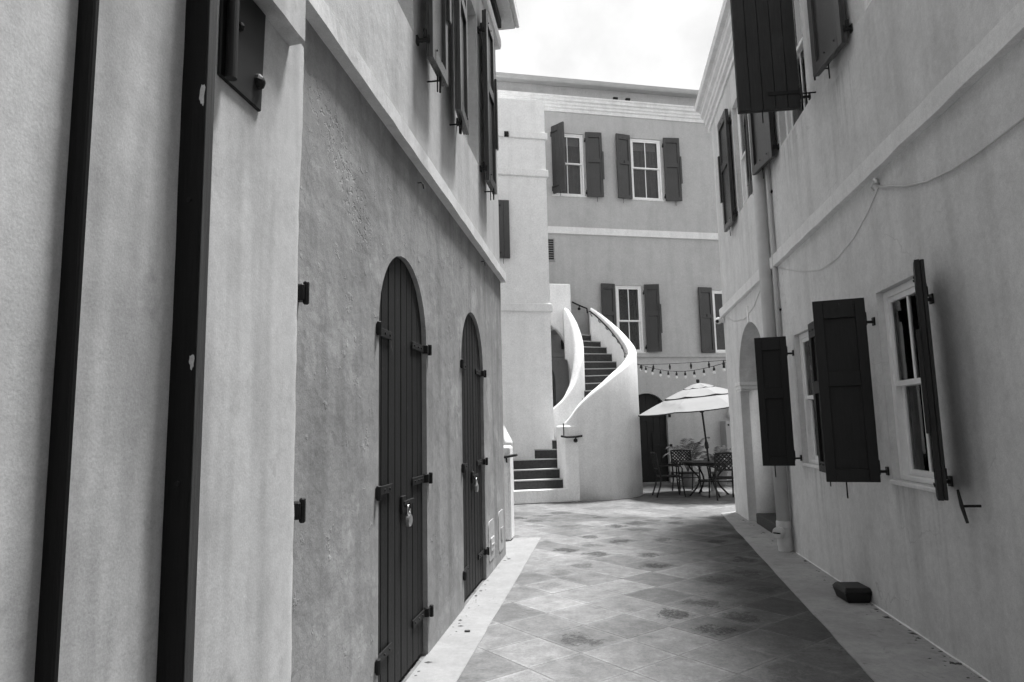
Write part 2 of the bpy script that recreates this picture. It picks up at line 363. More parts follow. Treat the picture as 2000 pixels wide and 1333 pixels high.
# shutter: hinge at (hx, z0) on wall frame; e=+1 leaf extends to +x when shut, -1 to -x; ang = opening angle
def shutter(bld, hx, z0, wd, h, e, ang, mat, off=0.06, strip=False, planks=4, rods=True, label=None, y0=0.0, hole=False, mid=0.56, pins=True):
    T = Tr((hx, y0+off, z0)) @ Rz(e*R(ang))
    st, tr_, t = 0.075, 0.15, 0.032
    fr = MB()
    def bx(m, a, b, *r): m.box(min(e*a, e*b), max(e*a, e*b), *r)
    bx(fr, 0, st, -t, -0.001, 0, h); bx(fr, wd-st, wd, -t, -0.001, 0, h)
    for (za, zb) in ((0, 0.10), (h*mid-0.06, h*mid+0.06), (h-tr_, h)): bx(fr, st+0.0005, wd-st-0.0005, -t-0.002, -0.001, za, zb)
    bx(fr, 0.02, wd-0.02, -0.006, -0.0015, 0.02, h-0.02)
    s = fr.build('shutter', mat, bld, T, bevel=0.002)
    if label: s['label'] = label
    pw = wd/planks
    for i in range(planks):
        p = MB(); bx(p, i*pw+0.0025, (i+1)*pw-0.0025, 0.0, 0.022, 0.002+random.uniform(0, .003), h-0.002-random.uniform(0, .003)); p.build('plank', mat, s, bevel=0.003)
    for zz in (h*0.09, h*0.90):
        hg = MB(); bx(hg, -0.012, wd*0.52, 0.0222, 0.030, zz-0.02, zz+0.02); hg.tube([(0, 0.028, zz-0.035), (0, 0.028, zz+0.035)], 0.014, 8)
        hg.build('strap_hinge', M['iron'], s, bevel=0.002)
        if pins:
            pn = MB(); pn.box(-0.012, 0.012, -off-0.01, 0.012, -0.016, 0.004); pn.tube([(0, 0.0, -0.03), (0, 0.0, 0.03)], 0.010, 8); pn.box(-0.022, 0.022, -off-0.005, -off+0.012, -0.035, 0.03)
            pn.build('hinge_pintle', M['iron'], bld, Tr((hx, y0+off, z0+zz-0.045)))
    for zz in (h*0.05, h*0.945):
        for xx in (wd*0.22, wd*0.55):
            b_ = MB(); b_.tube([(e*xx, -t-0.002, zz), (e*xx, -t-0.010, zz)], 0.008, 6); b_.build('bolt_head', M['iron'], s)
    if strip:
        p = MB(); bx(p, wd-0.028, wd+0.030, -t-0.026, -t-0.0025, h*0.27, h*0.70); p.build('cover_strip', mat, s, bevel=0.003)
    if rods:
        p = MB(); p.tube([(e*wd*0.62, 0.012, 0.05), (e*wd*0.62, 0.012, -0.13)], 0.006, 6); p.build('drop_bolt', M['iron'], s)
    if hole:
        p = MB(); bx(p, wd*0.46, wd*0.54, -t-0.008, -t-0.003, h*mid-0.03, h*mid+0.045); p.build('latch_plate', M['iron'], s)
    return s

def shutter_dog(bld, x, z, y0=0.0, tilt=15, reach=0.09):
    m = MB(); m.tube([(0, -0.01, 0), (0, reach, 0)], 0.008, 6)
    c, s_ = math.cos(R(tilt)), math.sin(R(tilt)); L = 0.10
    m.tube([(-s_*L, reach, c*L), (0, reach+0.004, 0), (s_*L, reach, -c*L)], 0.010, 6, rs=[0.007, 0.011, 0.008])
    return m.build('shutter_dog', M['iron'], bld, Tr((x, y0, z)))

def window(bld, x0, x1, z0, z1, rec=0.10, cols=2, curtain=None, casing=True, label=None, sill=True, y0=0.0, meet=0.5):
    fw = 0.055
    f = MB()
    f.box(x0+.001, x0+fw, -rec-0.09, -rec, z0+.001, z1-.001); f.box(x1-fw, x1-.001, -rec-0.09, -rec, z0+.001, z1-.001)
    f.box(x0+fw+.0005, x1-fw-.0005, -rec-0.09, -rec-0.001, z1-fw, z1-.001); f.box(x0+fw+.0005, x1-fw-.0005, -rec-0.09, -rec-0.001, z0+.001, z0+0.04)
    win = f.build('window', M['sash'], bld, Tr((0, y0, 0)), bevel=0.004)
    if label: win['label'] = label
    a, b = x0+fw+0.001, x1-fw-0.001; zm = z0+(z1-z0)*meet
    for (za, zb, yb, nm) in ((zm-0.02, z1-fw-0.001, -rec-0.045, 'upper_sash'), (z0+0.041, zm+0.02, -rec-0.085, 'lower_sash')):
        s = MB(); sw = 0.042
        s.box(a, a+sw, yb, yb+0.035, za, zb); s.box(b-sw, b, yb, yb+0.035, za, zb)
        s.box(a+sw, b-sw, yb+.0005, yb+0.0345, za, za+sw); s.box(a+sw, b-sw, yb+.0005, yb+0.0345, zb-sw, zb)
        for i in range(1, cols):
            xm = a+sw+(b-a-2*sw)*i/cols; s.box(xm-0.012, xm+0.012, yb+0.004, yb+0.030, za+sw, zb-sw)
        so = s.build(nm, M['sash'], win, bevel=0.003)
        for i in range(cols):
            xa = a+sw+(b-a-2*sw)*i/cols; xb = a+sw+(b-a-2*sw)*(i+1)/cols
            p = MB(); p.box(xa, xb, yb+0.014, yb+0.019, za+sw-0.005, zb-sw+0.005); p.build('pane', M['glass'], win)
    rm = MB(); rm.add([(x0, -rec-.1, z0), (x1, -rec-.1, z0), (x1, -rec-.1, z1), (x0, -rec-.1, z1), (x0-.3, -1.3, z0-.4), (x1+.3, -1.3, z0-.4), (x1+.3, -1.3, z1+.2), (x0-.3, -1.3, z1+.2)], [(4, 5, 6, 7), (0, 1, 5, 4), (1, 2, 6, 5), (2, 3, 7, 6), (3, 0, 4, 7)])
    rm.build('room_interior', M['room'], win)
    if curtain:
        c = MB(); nn = 40
        for (ca, cb) in curtain:
            vs = []; fs = []
            for i in range(nn+1):
                xx = x0+(x1-x0)*(ca+(cb-ca)*i/nn); yy = -rec-0.16+0.02*math.sin(i*1.15)+0.008*math.sin(i*2.7)
                vs += [(xx, yy, z0-.02), (xx, yy, z1+.02)]
            for i in range(nn): fs.append((2*i, 2*i+2, 2*i+3, 2*i+1))
            c.add(vs, fs)
        c.build('curtain', M['curtain'], win, smooth=True)
    if sill:
        s = MB(); s.box(x0-0.03, x1+0.03, -rec+0.0015, 0.018, z0-0.035, z0-0.002); s.build('sill', M['trim'], win, bevel=0.006)
    return win

def rough_strip(name, mat, bld, x0, x1, prof, amp, T=None, step=0.10, seed=0):
    """a y-z profile swept along x with hand-plastered unevenness"""
    n = max(2, int(abs(x1-x0)/step)); k = len(prof); vs = []; fs = []
    for i in range(n+1):
        x = x0+(x1-x0)*i/n
        for j, (y, z) in enumerate(prof):
            d = noise.noise_vector(Vector((x*3+seed, j*7.3, seed*1.7)))+0.5*noise.noise_vector(Vector((x*9+seed, j*3.3, 4.0)))
            q = amp if y > -0.001 else 0
            vs.append((x, y+d.x*q, z+d.y*q))
    for i in range(n):
        for j in range(k): fs.append((i*k+j, i*k+(j+1) % k, (i+1)*k+(j+1) % k, (i+1)*k+j))
    fs += [tuple(range(k-1, -1, -1)), tuple(n*k+j for j in range(k))]
    return MB().add(vs, fs).build(name, mat, bld, T)

# ------------------------------------------------------------------ the ground
def struct(o): o['kind'] = 'structure'; return o
g = MB(); g.add([(-60, -40, -0.0022), (60, -40, -0.0022), (60, 90, -0.0022), (-60, 90, -0.0022)], [(0, 1, 2, 3)])
ground = struct(g.build('ground', M['ground']))
pav = struct(link('pavement', None))
def kerb_x(y): return 1.30+0.049*y          # edge of the right-hand border
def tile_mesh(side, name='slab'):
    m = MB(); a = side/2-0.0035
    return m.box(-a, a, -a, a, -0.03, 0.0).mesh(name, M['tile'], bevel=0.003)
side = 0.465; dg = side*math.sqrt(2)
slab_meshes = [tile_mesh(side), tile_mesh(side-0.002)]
cnt = 0
for i in range(-40, 60):
    for j in range(-40, 60):
        x = -0.24+(i-j)*dg/2; y = 4.88+(i+j)*dg/2-dg/2
        if y < 2.2 or y > 14.2: continue
        left = -0.98-dg*0.42 if y < 9.6 else -2.6
        right = kerb_x(y)+dg*0.42 if y < 12.2 else 3.9
        if x < left or x > right: continue
        if y > 13.4 and x < 0.9: continue
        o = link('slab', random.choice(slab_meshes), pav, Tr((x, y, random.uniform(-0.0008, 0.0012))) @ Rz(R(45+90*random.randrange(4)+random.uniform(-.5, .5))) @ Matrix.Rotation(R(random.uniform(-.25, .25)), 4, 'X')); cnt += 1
wob_ = lambda y, sd: 0.009*noise.noise(Vector((y*1.7, sd, 0)))+0.004*noise.noise(Vector((y*7, sd, 3)))
bl = MB(); bl.prism([(-1.30, 1.2)]+[(-0.98+wob_(1.2+i*0.12, 1.0), 1.2+i*0.12) for i in range(71)]+[(-0.978, 9.72), (-1.75, 9.60), (-1.75, 8.44), (-1.30, 8.44)], -0.05, 0.007)
struct(bl.build('left_border', M['border'], bevel=0.004))
br = MB(); br.prism([(2.18, 1.2), (2.18, 9.4), (2.75, 9.4), (2.75, 11.3), (2.18, 11.3), (2.18, 12.5)]+[(kerb_x(12.3-i*0.12)+wob_(12.3-i*0.12, 5.0), 12.3-i*0.12) for i in range(93)], -0.05, 0.007)
struct(br.build('right_border', M['border_right'], bevel=0.004))

# ------------------------------------------------------------------ right building
TR = frame((2.17, 0, 0), (0, 1, 0), (-1, 0, 0))
RB = thing('building', 'two-storey pale plaster building with open dark shutters along the right', 'building', TR)
UPW = [(4.45, 5.5), (6.86, 7.94), (9.45, 10.5)]
holes = [rect(4.86, 5.62, 1.09, 2.55), rect(7.25, 8.0, 1.09, 2.53), archpoly(9.42, 11.3, 0.0, 2.18, 3.03)[0:0]]
holes = holes[:2]+[rect(a, b, 4.78, 6.5) for a, b in UPW]
ap = archpoly(9.42, 11.32, 0.0, 2.15, 3.04, 20)
outer = [(-12, 0), (9.42, 0)]+[ap[0]][1:]+list(reversed(ap[2:]))+[(11.32, 0), (12.42, 0), (12.42, 7.12), (-12, 7.12)]
MB().plate(outer, holes, -0.40, 0.0).build('wall', M['wall_right'], RB)
# end wall of the building and the block behind it
e_ = MB(); e_.box(12.06, 12.42, -7, -0.401, 0, 7.12); e_.build('wall', M['wall_right'], RB)
MB().add([(-12, 0.15, 7.55), (12.6, 0.15, 7.55), (12.6, -3.6, 9.2), (-12, -3.6, 9.2), (12.6, -7.2, 7.55), (-12, -7.2, 7.55)], [(0, 1, 2, 3), (3, 2, 4, 5), (1, 4, 2)]).build('roof', M['roof'], RB)
rough_strip('belt_course', M['belt_right'], RB, -12, 12.47, [(-0.02, 3.45), (0.055, 3.455), (0.055, 3.60), (0.01, 3.625), (-0.02, 3.62)], 0.006, seed=3)
cp = [(-0.05, 7.06), (0.03, 7.06), (0.03, 7.15), (0.075, 7.17), (0.075, 7.24), (0.10, 7.26), (0.10, 7.33), (0.15, 7.37), (0.15, 7.44), (0.17, 7.46), (0.17, 7.485), (0.24, 7.50), (0.255, 7.60), (0.22, 7.63), (-0.05, 7.64)]
MB().profile(cp, -12, 12.62).build('cornice', M['trim'], RB)
# lower windows
W_near = window(RB, 4.86, 5.62, 1.09, 2.55, 0.05, 2, curtain=[(0.0, 0.30), (0.36, 1.0)], label='near ground-floor sash window with curtains')
W_far = window(RB, 7.25, 8.0, 1.09, 2.53, 0.05, 2, curtain=[(0.0, 1.0)])
for (a, b) in UPW: window(RB, a, b, 4.78, 6.5, 0.07, 2, curtain=[(0.0, 0.4), (0.7, 1.0)], sill=False)
shutter(RB, 5.70, 1.065, 0.385, 1.465, -1, 103, M['shutter'], off=0.065, label='panelled shutter of the near window swung square to the wall', hole=True)
shutter(RB, 4.72, 1.065, 0.385, 1.465, 1, 157.5, M['shutter'], off=0.065, strip=True, rods=False, label='shutter seen edge-on beside the near window')
shutter(RB, 8.08, 1.055, 0.345, 1.475, -1, 100, M['shutter'], off=0.075, hole=True)
shutter(RB, 7.13, 1.055, 0.34, 1.475, 1, 177, M['shutter'], off=0.065)
shutter(RB, 6.78, 4.69, 0.61, 1.87, 1, 91, M['shutter_mid'], off=0.10, planks=5, label='broad upper shutter swung out showing five planks and strap hinges')
shutter(RB, 5.60, 4.69, 0.56, 1.87, -1, 173, M['shutter_grey'], off=0.06)
shutter(RB, 8.03, 4.69, 0.60, 1.87, -1, 170, M['shutter_grey'], off=0.06)
shutter(RB, 10.60, 4.69, 0.60, 1.87, -1, 178, M['shutter_grey'], off=0.06, strip=True)
shutter(RB, 9.37, 4.69, 0.58, 1.87, 1, 171, M['shutter_grey'], off=0.06)
shutter_dog(RB, 4.40, 1.03, tilt=-22, reach=0.10); shutter_dog(RB, 6.60, 4.76, tilt=0, reach=0.13); shutter_dog(RB, 6.22, 4.80, tilt=8, reach=0.12); shutter_dog(RB, 8.50, 4.80, tilt=8, reach=0.12)
# arched entrance: recess, impost, engaged half column, tympanum, dark door, step
rc = MB()
rc.box(9.06, 11.62, -1.0, -0.90, 0, 3.3)
rc.box(9.06, 9.42, -0.90, -0.4005, 0, 3.3); rc.box(11.34, 11.66, -0.90, -0.4005, 0, 3.3); rc.box(9.42, 11.34, -0.90, -0.4005, 3.045, 3.3)
rc.build('entrance_recess', M['wall_right'], RB)
colm = MB(); colm.lathe([(0.27, 0.0), (0.27, 2.06)], 28, (11.32, -0.40, 0)); colm.build('half_column', M['trim'], RB, smooth=True)
im = MB(); im.box(11.18, 11.60, -0.72, 0.03, 2.14, 2.20); im.box(11.20, 11.58, -0.70, 0.018, 2.085, 2.1395); im.box(11.23, 11.55, -0.68, 0.006, 2.05, 2.0845); im.build('impost', M['trim'], RB, bevel=0.006)
ty = MB(); ty.box(9.42, 11.34, -0.62, -0.56, 2.40, 3.04); ty.build('tympanum', M['wall_right'], RB)
dr = MB(); dr.box(9.50, 11.25, -0.895, -0.84, 0.16, 2.399); dr.build('door', M['door'], RB, bevel=0.004)
stp = MB(); stp.box(9.42, 11.04, -0.88, -0.06, 0.0, 0.16); stp.build('doorstep', M['riser'], RB, bevel=0.01)
ks = MB(); ks.box(10.30, 10.40, -0.01, 0.012, 3.045, 3.28); ks.build('keystone_strip', M['trim'], RB)
# down pipes
dp = MB(); dp.tube([(8.72, 0.095, 0.26), (8.72, 0.095, 7.06)], 0.078, 20); dpo = dp.build('downpipe', M['pipe'], RB, smooth=False)
for p in dpo.data.polygons: p.use_smooth = len(p.vertices) == 4
sh_ = MB(); sh_.lathe([(0.079, 0.0), (0.079, 0.06), (0.087, 0.065), (0.087, 0.16), (0.081, 0.165), (0.081, 0.27), (0.087, 0.275), (0.087, 0.35), (0.079, 0.355)], 20, (8.72, 0.095, 0.005)); so_ = sh_.build('cleanout_shoe', M['pipe'], dpo)
cl = MB(); cl.tube([(8.665, 0.15, 0.23), (8.62, 0.195, 0.23)], 0.068, 20); cl.tube([(8.62, 0.195, 0.23), (8.612, 0.203, 0.23)], 0.058, 20); cl.build('cleanout_cap', M['pipe'], dpo)
sl = MB(); sl.box(-0.045, 0.045, -0.004, 0.004, -0.008, 0.008); sl.build('cap_slot', M['iron'], dpo, Tr((8.609, 0.206, 0.23)) @ Rz(R(45)))
tp = MB(); tp.tube([(8.50, 0.035, 1.05), (8.50, 0.035, 7.06)], 0.026, 10); tp.build('thin_pipe', M['pipe'], RB, smooth=True)
for zz in (1.4, 2.9, 4.4): 
    cm = MB(); cm.box(8.455, 8.545, -0.005, 0.020, zz, zz+0.025); cm.build('pipe_clip', M['iron'], RB)
rough_strip('paint_line', M['trim'], RB, -2, 8.6, [(-0.01, 0.0), (0.010, 0.0075), (0.005, 0.013), (-0.01, 0.018)], 0.006, step=0.05, seed=31)
rough_strip('paint_line', M['trim'], RB, 8.85, 9.40, [(-0.01, 0.0), (0.016, 0.0075), (0.010, 0.022), (-0.01, 0.03)], 0.005, step=0.06, seed=33)
# flaked specks on the belt course
# ------------------------------------------------------------------ left building
TL = frame((-1.29, 0, 0), (0, -1, 0), (1, 0, 0))      # local x = -Y
LB = thing('building', 'two-storey building with two tall arched plank doors along the left', 'building', TL)
D1, D2 = (3.72, 4.76), (5.97, 7.06)
def arch_hole(y0, y1, zs, zc):
    a = archpoly(-y1, -y0, 0, zs, zc, 18); return [(-y1, 0)]+list(reversed(a[2:]))+[(-y0, 0)]
ol = [(-8.42, 0)]+arch_hole(*D2, 2.18, 2.70)+arch_hole(*D1, 2.18, 2.69)+[(-2.3, 0), (-2.3, 3.45), (-8.42, 3.45)]
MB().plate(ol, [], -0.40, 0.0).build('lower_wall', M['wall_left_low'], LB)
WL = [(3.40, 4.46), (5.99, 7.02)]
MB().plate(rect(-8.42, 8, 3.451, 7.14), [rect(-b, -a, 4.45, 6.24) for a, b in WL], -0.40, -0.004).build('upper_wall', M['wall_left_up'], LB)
en = MB(); en.box(-8.42, -8.05, -7, -0.401, 0, 7.14); en.build('end_wall', M['wall_left_up'], LB)
rough_strip('belt_course', M['trim'], LB, -8.50, -2.30, [(-0.03, 3.43), (0.065, 3.435), (0.068, 3.54), (-0.004, 3.56), (-0.03, 3.55)], 0.005, step=0.07, seed=11)
MB().profile([(-0.02, 6.70), (0.05, 6.70), (0.065, 6.74), (0.065, 6.82), (0.0, 6.86), (-0.02, 6.86)], -8.52, 8).build('frieze_moulding', M['trim'], LB)
ev = MB(); ev.box(-8.78, 8, -0.5, 0.235, 7.141, 7.27); ev.box(-8.80, 8, 0.2355, 0.29, 7.16, 7.30); evo = ev.build('eave', M['trim'], LB, bevel=0.012)
MB().add([(-8.8, 0.29, 7.30), (8, 0.29, 7.30), (8, -3.5, 9.0), (-8.8, -3.5, 9.0), (-8.8, -7.2, 7.3), (8, -7.2, 7.3)], [(0, 1, 2, 3), (3, 2, 5, 4), (0, 3, 4)]).build('roof', M['roof'], LB)
bk = MB(); bk.box(-8.55, -7.2, 0.02, 0.07, 7.02, 7.139); bk.build('eave_bracket', M['iron'], LB, bevel=0.01)
for (a, b) in WL: window(LB, -b, -a, 4.45, 6.24, 0.12, 2, curtain=[(0.2, 0.9)], sill=False)
shutter(LB, -4.55, 4.30, 0.46, 2.06, 1, 179, M['shutter_grey'], off=0.09, strip=True)
shutter(LB, -5.92, 4.30, 0.52, 2.06, -1, 176, M['shutter_grey'], off=0.08)
shutter(LB, -7.10, 4.30, 0.48, 2.06, 1, 179, M['shutter_grey'], off=0.07, strip=True)
shutter_dog(LB, -4.85, 4.27, tilt=0, reach=0.10); shutter_dog(LB, -5.62, 4.27, tilt=6, reach=0.10); shutter_dog(LB, -7.38, 4.27, tilt=-5, reach=0.10)

def plank_door(bld, y0, y1, zs, zc, label, planks=8, gap_at=4, hz=(0.285, 1.205, 2.135)):
    rec = -0.032
    bk_ = MB(); bk_.box(-y1-0.05, -y0+0.05, rec-0.16, rec-0.10, 0.0, zc+0.05); d = bk_.build('door', M['room'], bld); d['label'] = label
    c = (y0+y1)/2; a = (y1-y0)/2-0.004; b = zc-zs-0.004
    top = lambda y: zs+b*math.sqrt(max(0.0, 1-((y-c)/a)**2))
    pw = (y1-y0-0.016)/planks
    for i in range(planks):
        ya = y0+0.008+i*pw+0.0035; yb = y0+0.008+(i+1)*pw-0.0035
        if i == gap_at-1: yb -= 0.006
        n = 7; pts = [(-ya, 0.022+random.uniform(0, .006)), (-yb, 0.022+random.uniform(0, .006))]+[(-(yb+(ya-yb)*k/n), top(yb+(ya-yb)*k/n)) for k in range(n+1)]
        p = MB(); dy = random.uniform(-0.002, 0.002); p.plate(pts, [], rec-0.038+dy, rec+dy); p.build('plank', M['door'], d, bevel=0.004)
    for z in hz:
        for sgn, yy in ((1, y0), (-1, y1)):
            L = 0.30
            h_ = MB(); xa, xb = -yy-sgn*(-0.02), -yy-sgn*L
            h_.box(min(xa, xb), max(xa, xb), rec+0.006, rec+0.016, z-0.026, z+0.026)
            ho = h_.build('strap_hinge', M['iron'], d, bevel=0.003)
            k_ = MB(); kx = -yy+sgn*0.035
            k_.box(min(kx-sgn*0.05, kx+sgn*0.02), max(kx-sgn*0.05, kx+sgn*0.02), rec+0.004, 0.012, z-0.030, z+0.030); k_.tube([(kx+sgn*0.008, 0.016, z-0.040), (kx+sgn*0.008, 0.016, z+0.040)], 0.015, 10)
            k_.build('pintle', M['iron'], d, bevel=0.004)
            for t in (0.08, 0.16, 0.25):
                bb = MB(); bb.tube([(-yy-sgn*t, rec+0.012, z), (-yy-sgn*t, rec+0.022, z)], 0.008, 6); bb.build('rivet', M['iron'], d)
    zl = 1.085; yl = c+0.02
    hp = MB(); hp.box(-yl-0.20, -yl+0.02, rec+0.012, rec+0.026, zl-0.016, zl+0.016); hp.box(-yl-0.035, -yl+0.05, rec+0.004, rec+0.020, zl-0.06, zl+0.05); hp.build('hasp', M['iron'], d, bevel=0.003)
    stp_ = MB(); stp_.tube([(-yl, rec+0.02, zl-0.02), (-yl, rec+0.055, zl+0.005), (-yl, rec+0.055, zl-0.03)], 0.006, 6); stp_.build('staple', M['iron'], d)
    pl = MB(); cx_, cz_ = -yl-0.005, zl-0.105
    pl.tube([(cx_, rec+0.030, cz_), (cx_, rec+0.060, cz_)], 0.040, 18); pl.build('padlock', M['steel'], d, bevel=0.005)
    sk = MB(); sk.tube([(cx_-0.022, rec+0.045, cz_+0.03), (cx_-0.022, rec+0.045, cz_+0.075), (cx_-0.012, rec+0.045, cz_+0.092), (cx_+0.012, rec+0.045, cz_+0.092), (cx_+0.022, rec+0.045, cz_+0.075), (cx_+0.022, rec+0.045, cz_+0.03)], 0.006, 8); sk.build('shackle', M['steel'], d, smooth=True)
    return d
plank_door(LB, *D1, 2.18, 2.69, 'nearer arched plank door with three strap hinges each side and padlock')
plank_door(LB, *D2, 2.18, 2.70, 'farther arched plank door beside the two wall patches')
# old pintles near the corner, tie ring and hook under the belt
for z in (2.14, 1.235):
    m = MB(); m.box(-0.03, 0.03, -0.01, 0.045, -0.035, 0.035); m.tube([(0.0, 0.045, -0.05), (0, 0.045, 0.05)], 0.014, 8); m.build('old_pintle', M['iron'], LB, Tr((-2.66, 0, z)), bevel=0.006)
for y, z in ((4.55, 3.33), (7.05, 3.36)):
    m = MB(); m.tube([(0, -0.01, 0), (0, 0.03, 0.0), (0.02, 0.045, -0.02), (0.0, 0.045, -0.045), (-0.02, 0.04, -0.02)], 0.005, 6); m.build('wall_hook', M['iron'], LB, Tr((-y, 0, z)))
# plaster patches with service plates
for (ya, yb, za, zb) in ((7.22, 7.56, 0.14, 0.56), (7.88, 8.24, 0.12, 0.58)):
    n_ = 6; pp = []
    for (cx_, cz_, a0) in ((-ya-.06, za+.06, -90), (-ya-.06, zb-.08, 0), (-yb+.06, zb-.08, 90), (-yb+.06, za+.06, 180)):
        for k in range(n_+1): pp.append((cx_+.06*math.cos(R(a0+90*k/n_)), cz_+(.08 if cz_ > .3 else .06)*math.sin(R(a0+90*k/n_))))
    MB().plate(pp, [], -0.01, 0.006).build('plaster_patch', M['patch'], LB, bevel=0.003)
m = MB(); m.box(-7.50, -7.30, 0.0065, 0.018, 0.24, 0.38); m.box(-7.48, -7.32, 0.018, 0.024, 0.30, 0.315); m.build('service_cover', M['pipe'], LB, bevel=0.004)
m = MB(); m.box(-8.18, -8.02, 0.0065, 0.014, 0.24, 0.38); m.build('service_opening', M['cabinet'], LB)

# ------------------------------------------------------------------ near wall with uprights at the left edge
NW = thing('plaster_wall', 'rough light plaster wall with dark upright posts at the left edge', 'wall', frame((-1.20, 0, 0), (0, -1, 0), (1, 0, 0)))
prof = [(4.0, -0.30), (4.0, 0.0)]+[(3.9-0.2*i, 0.0) for i in range(0, 20)]+[(0.1-0.06*i, 0) for i in range(0, 37)]
prof = [(8.0, 0.0), (6.0, 0.0), (4.0, 0.0)]+[(4.0-0.15*i, 0.0) for i in range(1, 26)]
x = prof[-1][0]
while x > -2.40: x -= 0.05; prof.append((x, 0.0))
prof += [(-2.45, 0.0), (-2.485, -0.001), (-2.494, -0.004), (-2.499, -0.011), (-2.50, -0.03), (-2.50, -0.06), (-2.50, -0.088)]
vs = []; fs = []; rows = 110; k = len(prof)
for r_ in range(rows+1):
    z = 3.16*r_/rows
    for j, (x, y) in enumerate(prof):
        n1 = noise.noise(Vector((x*1.3, 3.1, z*1.1)))*0.006+noise.noise(Vector((x*6, 9.1, z*5)))*0.0022
        c = max(0.0, min(1.0, (-x-2.38)/0.1)); n2 = (noise.noise(Vector((1.7, 0.3, z*3.2)))*0.012+noise.noise(Vector((2.7, 0.3, z*11)))*0.007+noise.noise(Vector((4.7, 0.3, z*31)))*0.004)*c
        n3 = 0.02*c*max(0, (z-2.55)/0.6)*(1+0.5*noise.noise(Vector((0, 5, z*9))))
        vs.append((x-n2-n3, y+n1*(1-c), z))
for r_ in range(rows):
    for j in range(k-1): fs.append((r_*k+j, (r_+1)*k+j, (r_+1)*k+j+1, r_*k+j+1))
MB().add(vs, fs).build('wall', M['wall_near'], NW, smooth=True)
rough_strip('lintel_block', M['wall_near'], NW, -2.37, 8.0, [(-0.12, 3.09), (0.0, 3.088), (0.055, 3.092), (0.066, 3.10), (0.066, 3.55), (0.066, 4.2), (-0.12, 4.2)], 0.007, step=0.06, seed=21)
for (x1, d_, t_, mk_) in ((-1.715, 0.075, 0.043, 1), (-1.320, 0.043, 0.018, 0), (-1.07, 0.02, 0.02, 0)):
    m = MB(); m.box(x1-t_, x1, -0.004, d_, 0.0, 3.087); po_ = m.build('post', M['post'], NW, bevel=0.004)
    if mk_:
        m = MB(); m.box(x1-t_+0.002, x1-0.003, d_+0.0005, d_+0.003, 0.0, 3.087); m.build('lit_face_strip', M['post_lit'], po_)  # light on the post's front face, painted as a paler strip
        for zz in (0.62, 1.42, 2.22, 2.92):
            m = MB(); m.tube([(x1-0.0005, d_*0.5, zz), (x1+0.004, d_*0.5, zz)], 0.007, 8); m.build('screw', M['iron'], po_)
for zz, L in ((2.50, .085), (1.73, .045)):
    rr_ = random.Random(int(zz*100)); pts = []
    for k in range(16):
        a = 2*math.pi*k/16; q = rr_.uniform(0.55, 1.1)
        pts.append((0.066+0.009*math.cos(a)*q, zz+L*0.5+L*0.5*math.sin(a)*q))
    m = MB(); kk = len(pts)
    m.add([(-1.7146, p[0], p[1]) for p in pts]+[(-1.7128, p[0], p[1]) for p in pts], [tuple(range(kk)), tuple(range(2*kk-1, kk-1, -1))]+[(k, (k+1) % kk, kk+(k+1) % kk, kk+k) for k in range(kk)])
    m.build('paint_chip', M['wall_near'], NW)
m = MB(); m.plate([(-1.885, 2.70), (-2.15, 2.70), (-2.165, 3.086), (-1.885, 3.086)], [], -0.01, 0.012); hpl = m.build('hinge_plate', M['iron'], NW, bevel=0.004)
m = MB(); m.tube([(-1.915, 0.032, 2.70), (-1.915, 0.032, 3.086)], 0.019, 16); m.build('knuckle', M['iron'], hpl)
m = MB(); m.lathe([(0.028, 0), (0.026, 0.012), (0.014, 0.022), (0.001, 0.026)], 10); m.build('bolt', M['iron'], hpl, Tr((-2.12, 0.012, 2.80)) @ Matrix.Rotation(R(-90), 4, 'X'))
m = MB(); m.lathe([(0.016, 0), (0.014, 0.012), (0.001, 0.018)], 10); m.build('bolt', M['iron'], hpl, Tr((-1.99, 0.012, 2.93)) @ Matrix.Rotation(R(-90), 4, 'X'))

# ------------------------------------------------------------------ far building (frame: x = -u along the wall, y = towards the viewer)
PF = Vector((1.63938, 18.74191, 0)); A20 = R(20)
TF = frame(PF, (-math.cos(A20), -math.sin(A20), 0), (math.sin(A20), -math.cos(A20), 0))
FB = thing('building', 'three-storey grey building with white bands closing the far end of the yard', 'building', TF)
def ru(u0, u1, z0, z1): return rect(-u1, -u0, z0, z1)
def au(u0, u1, z0, zs, zc): return archpoly(-u1, -u0, z0, zs, zc, 16)
da = au(-1.15, 0.0, 0, 1.86, 2.40); db = au(-3.85, -3.12, 0, 2.75, 3.25)
ofar = [(-6, 0), (da[0][0], 0)]+list(reversed(da[2:]))+[(da[1][0], 0), (db[0][0], 0)]+list(reversed(db[2:]))+[(db[1][0], 0), (10, 0), (10, 11.03), (-6, 11.03)]
W3A, W3B, W2A, W2B = (-3.03, -2.10), (-0.71, 0.22), (-1.33, -0.57), (1.55, 2.31)
MB().plate(ofar, [ru(*W3A, 7.86, 9.66), ru(*W3B, 7.86, 9.66), ru(*W2A, 3.52, 5.37), ru(*W2B, 3.52, 5.30)], -0.4, 0.0).build('wall', M['wall_far'], FB)
for (a, b) in (W3A, W3B): window(FB, -b, -a, 7.86, 9.66, 0.03, 2, curtain=[(0.02, 0.98)], meet=0.52)
window(FB, -W2A[1], -W2A[0], 3.52, 5.37, 0.03, 2, meet=0.47); window(FB, -W2B[1], -W2B[0], 3.52, 5.30, 0.03, 2, meet=0.5)
for (a, b) in (W3A, W3B):      # pale blinds drawn part way down
    m = MB(); m.box(-b+0.1, -a-0.1, -0.16, -0.15, 9.35, 9.6); m.build('blind', M['curtain_light'], FB)
MB().profile([(-0.02, 6.755), (0.05, 6.76), (0.05, 6.95), (0.0, 6.965), (-0.02, 6.96)], -6, 10).build('belt_course', M['trim'], FB)
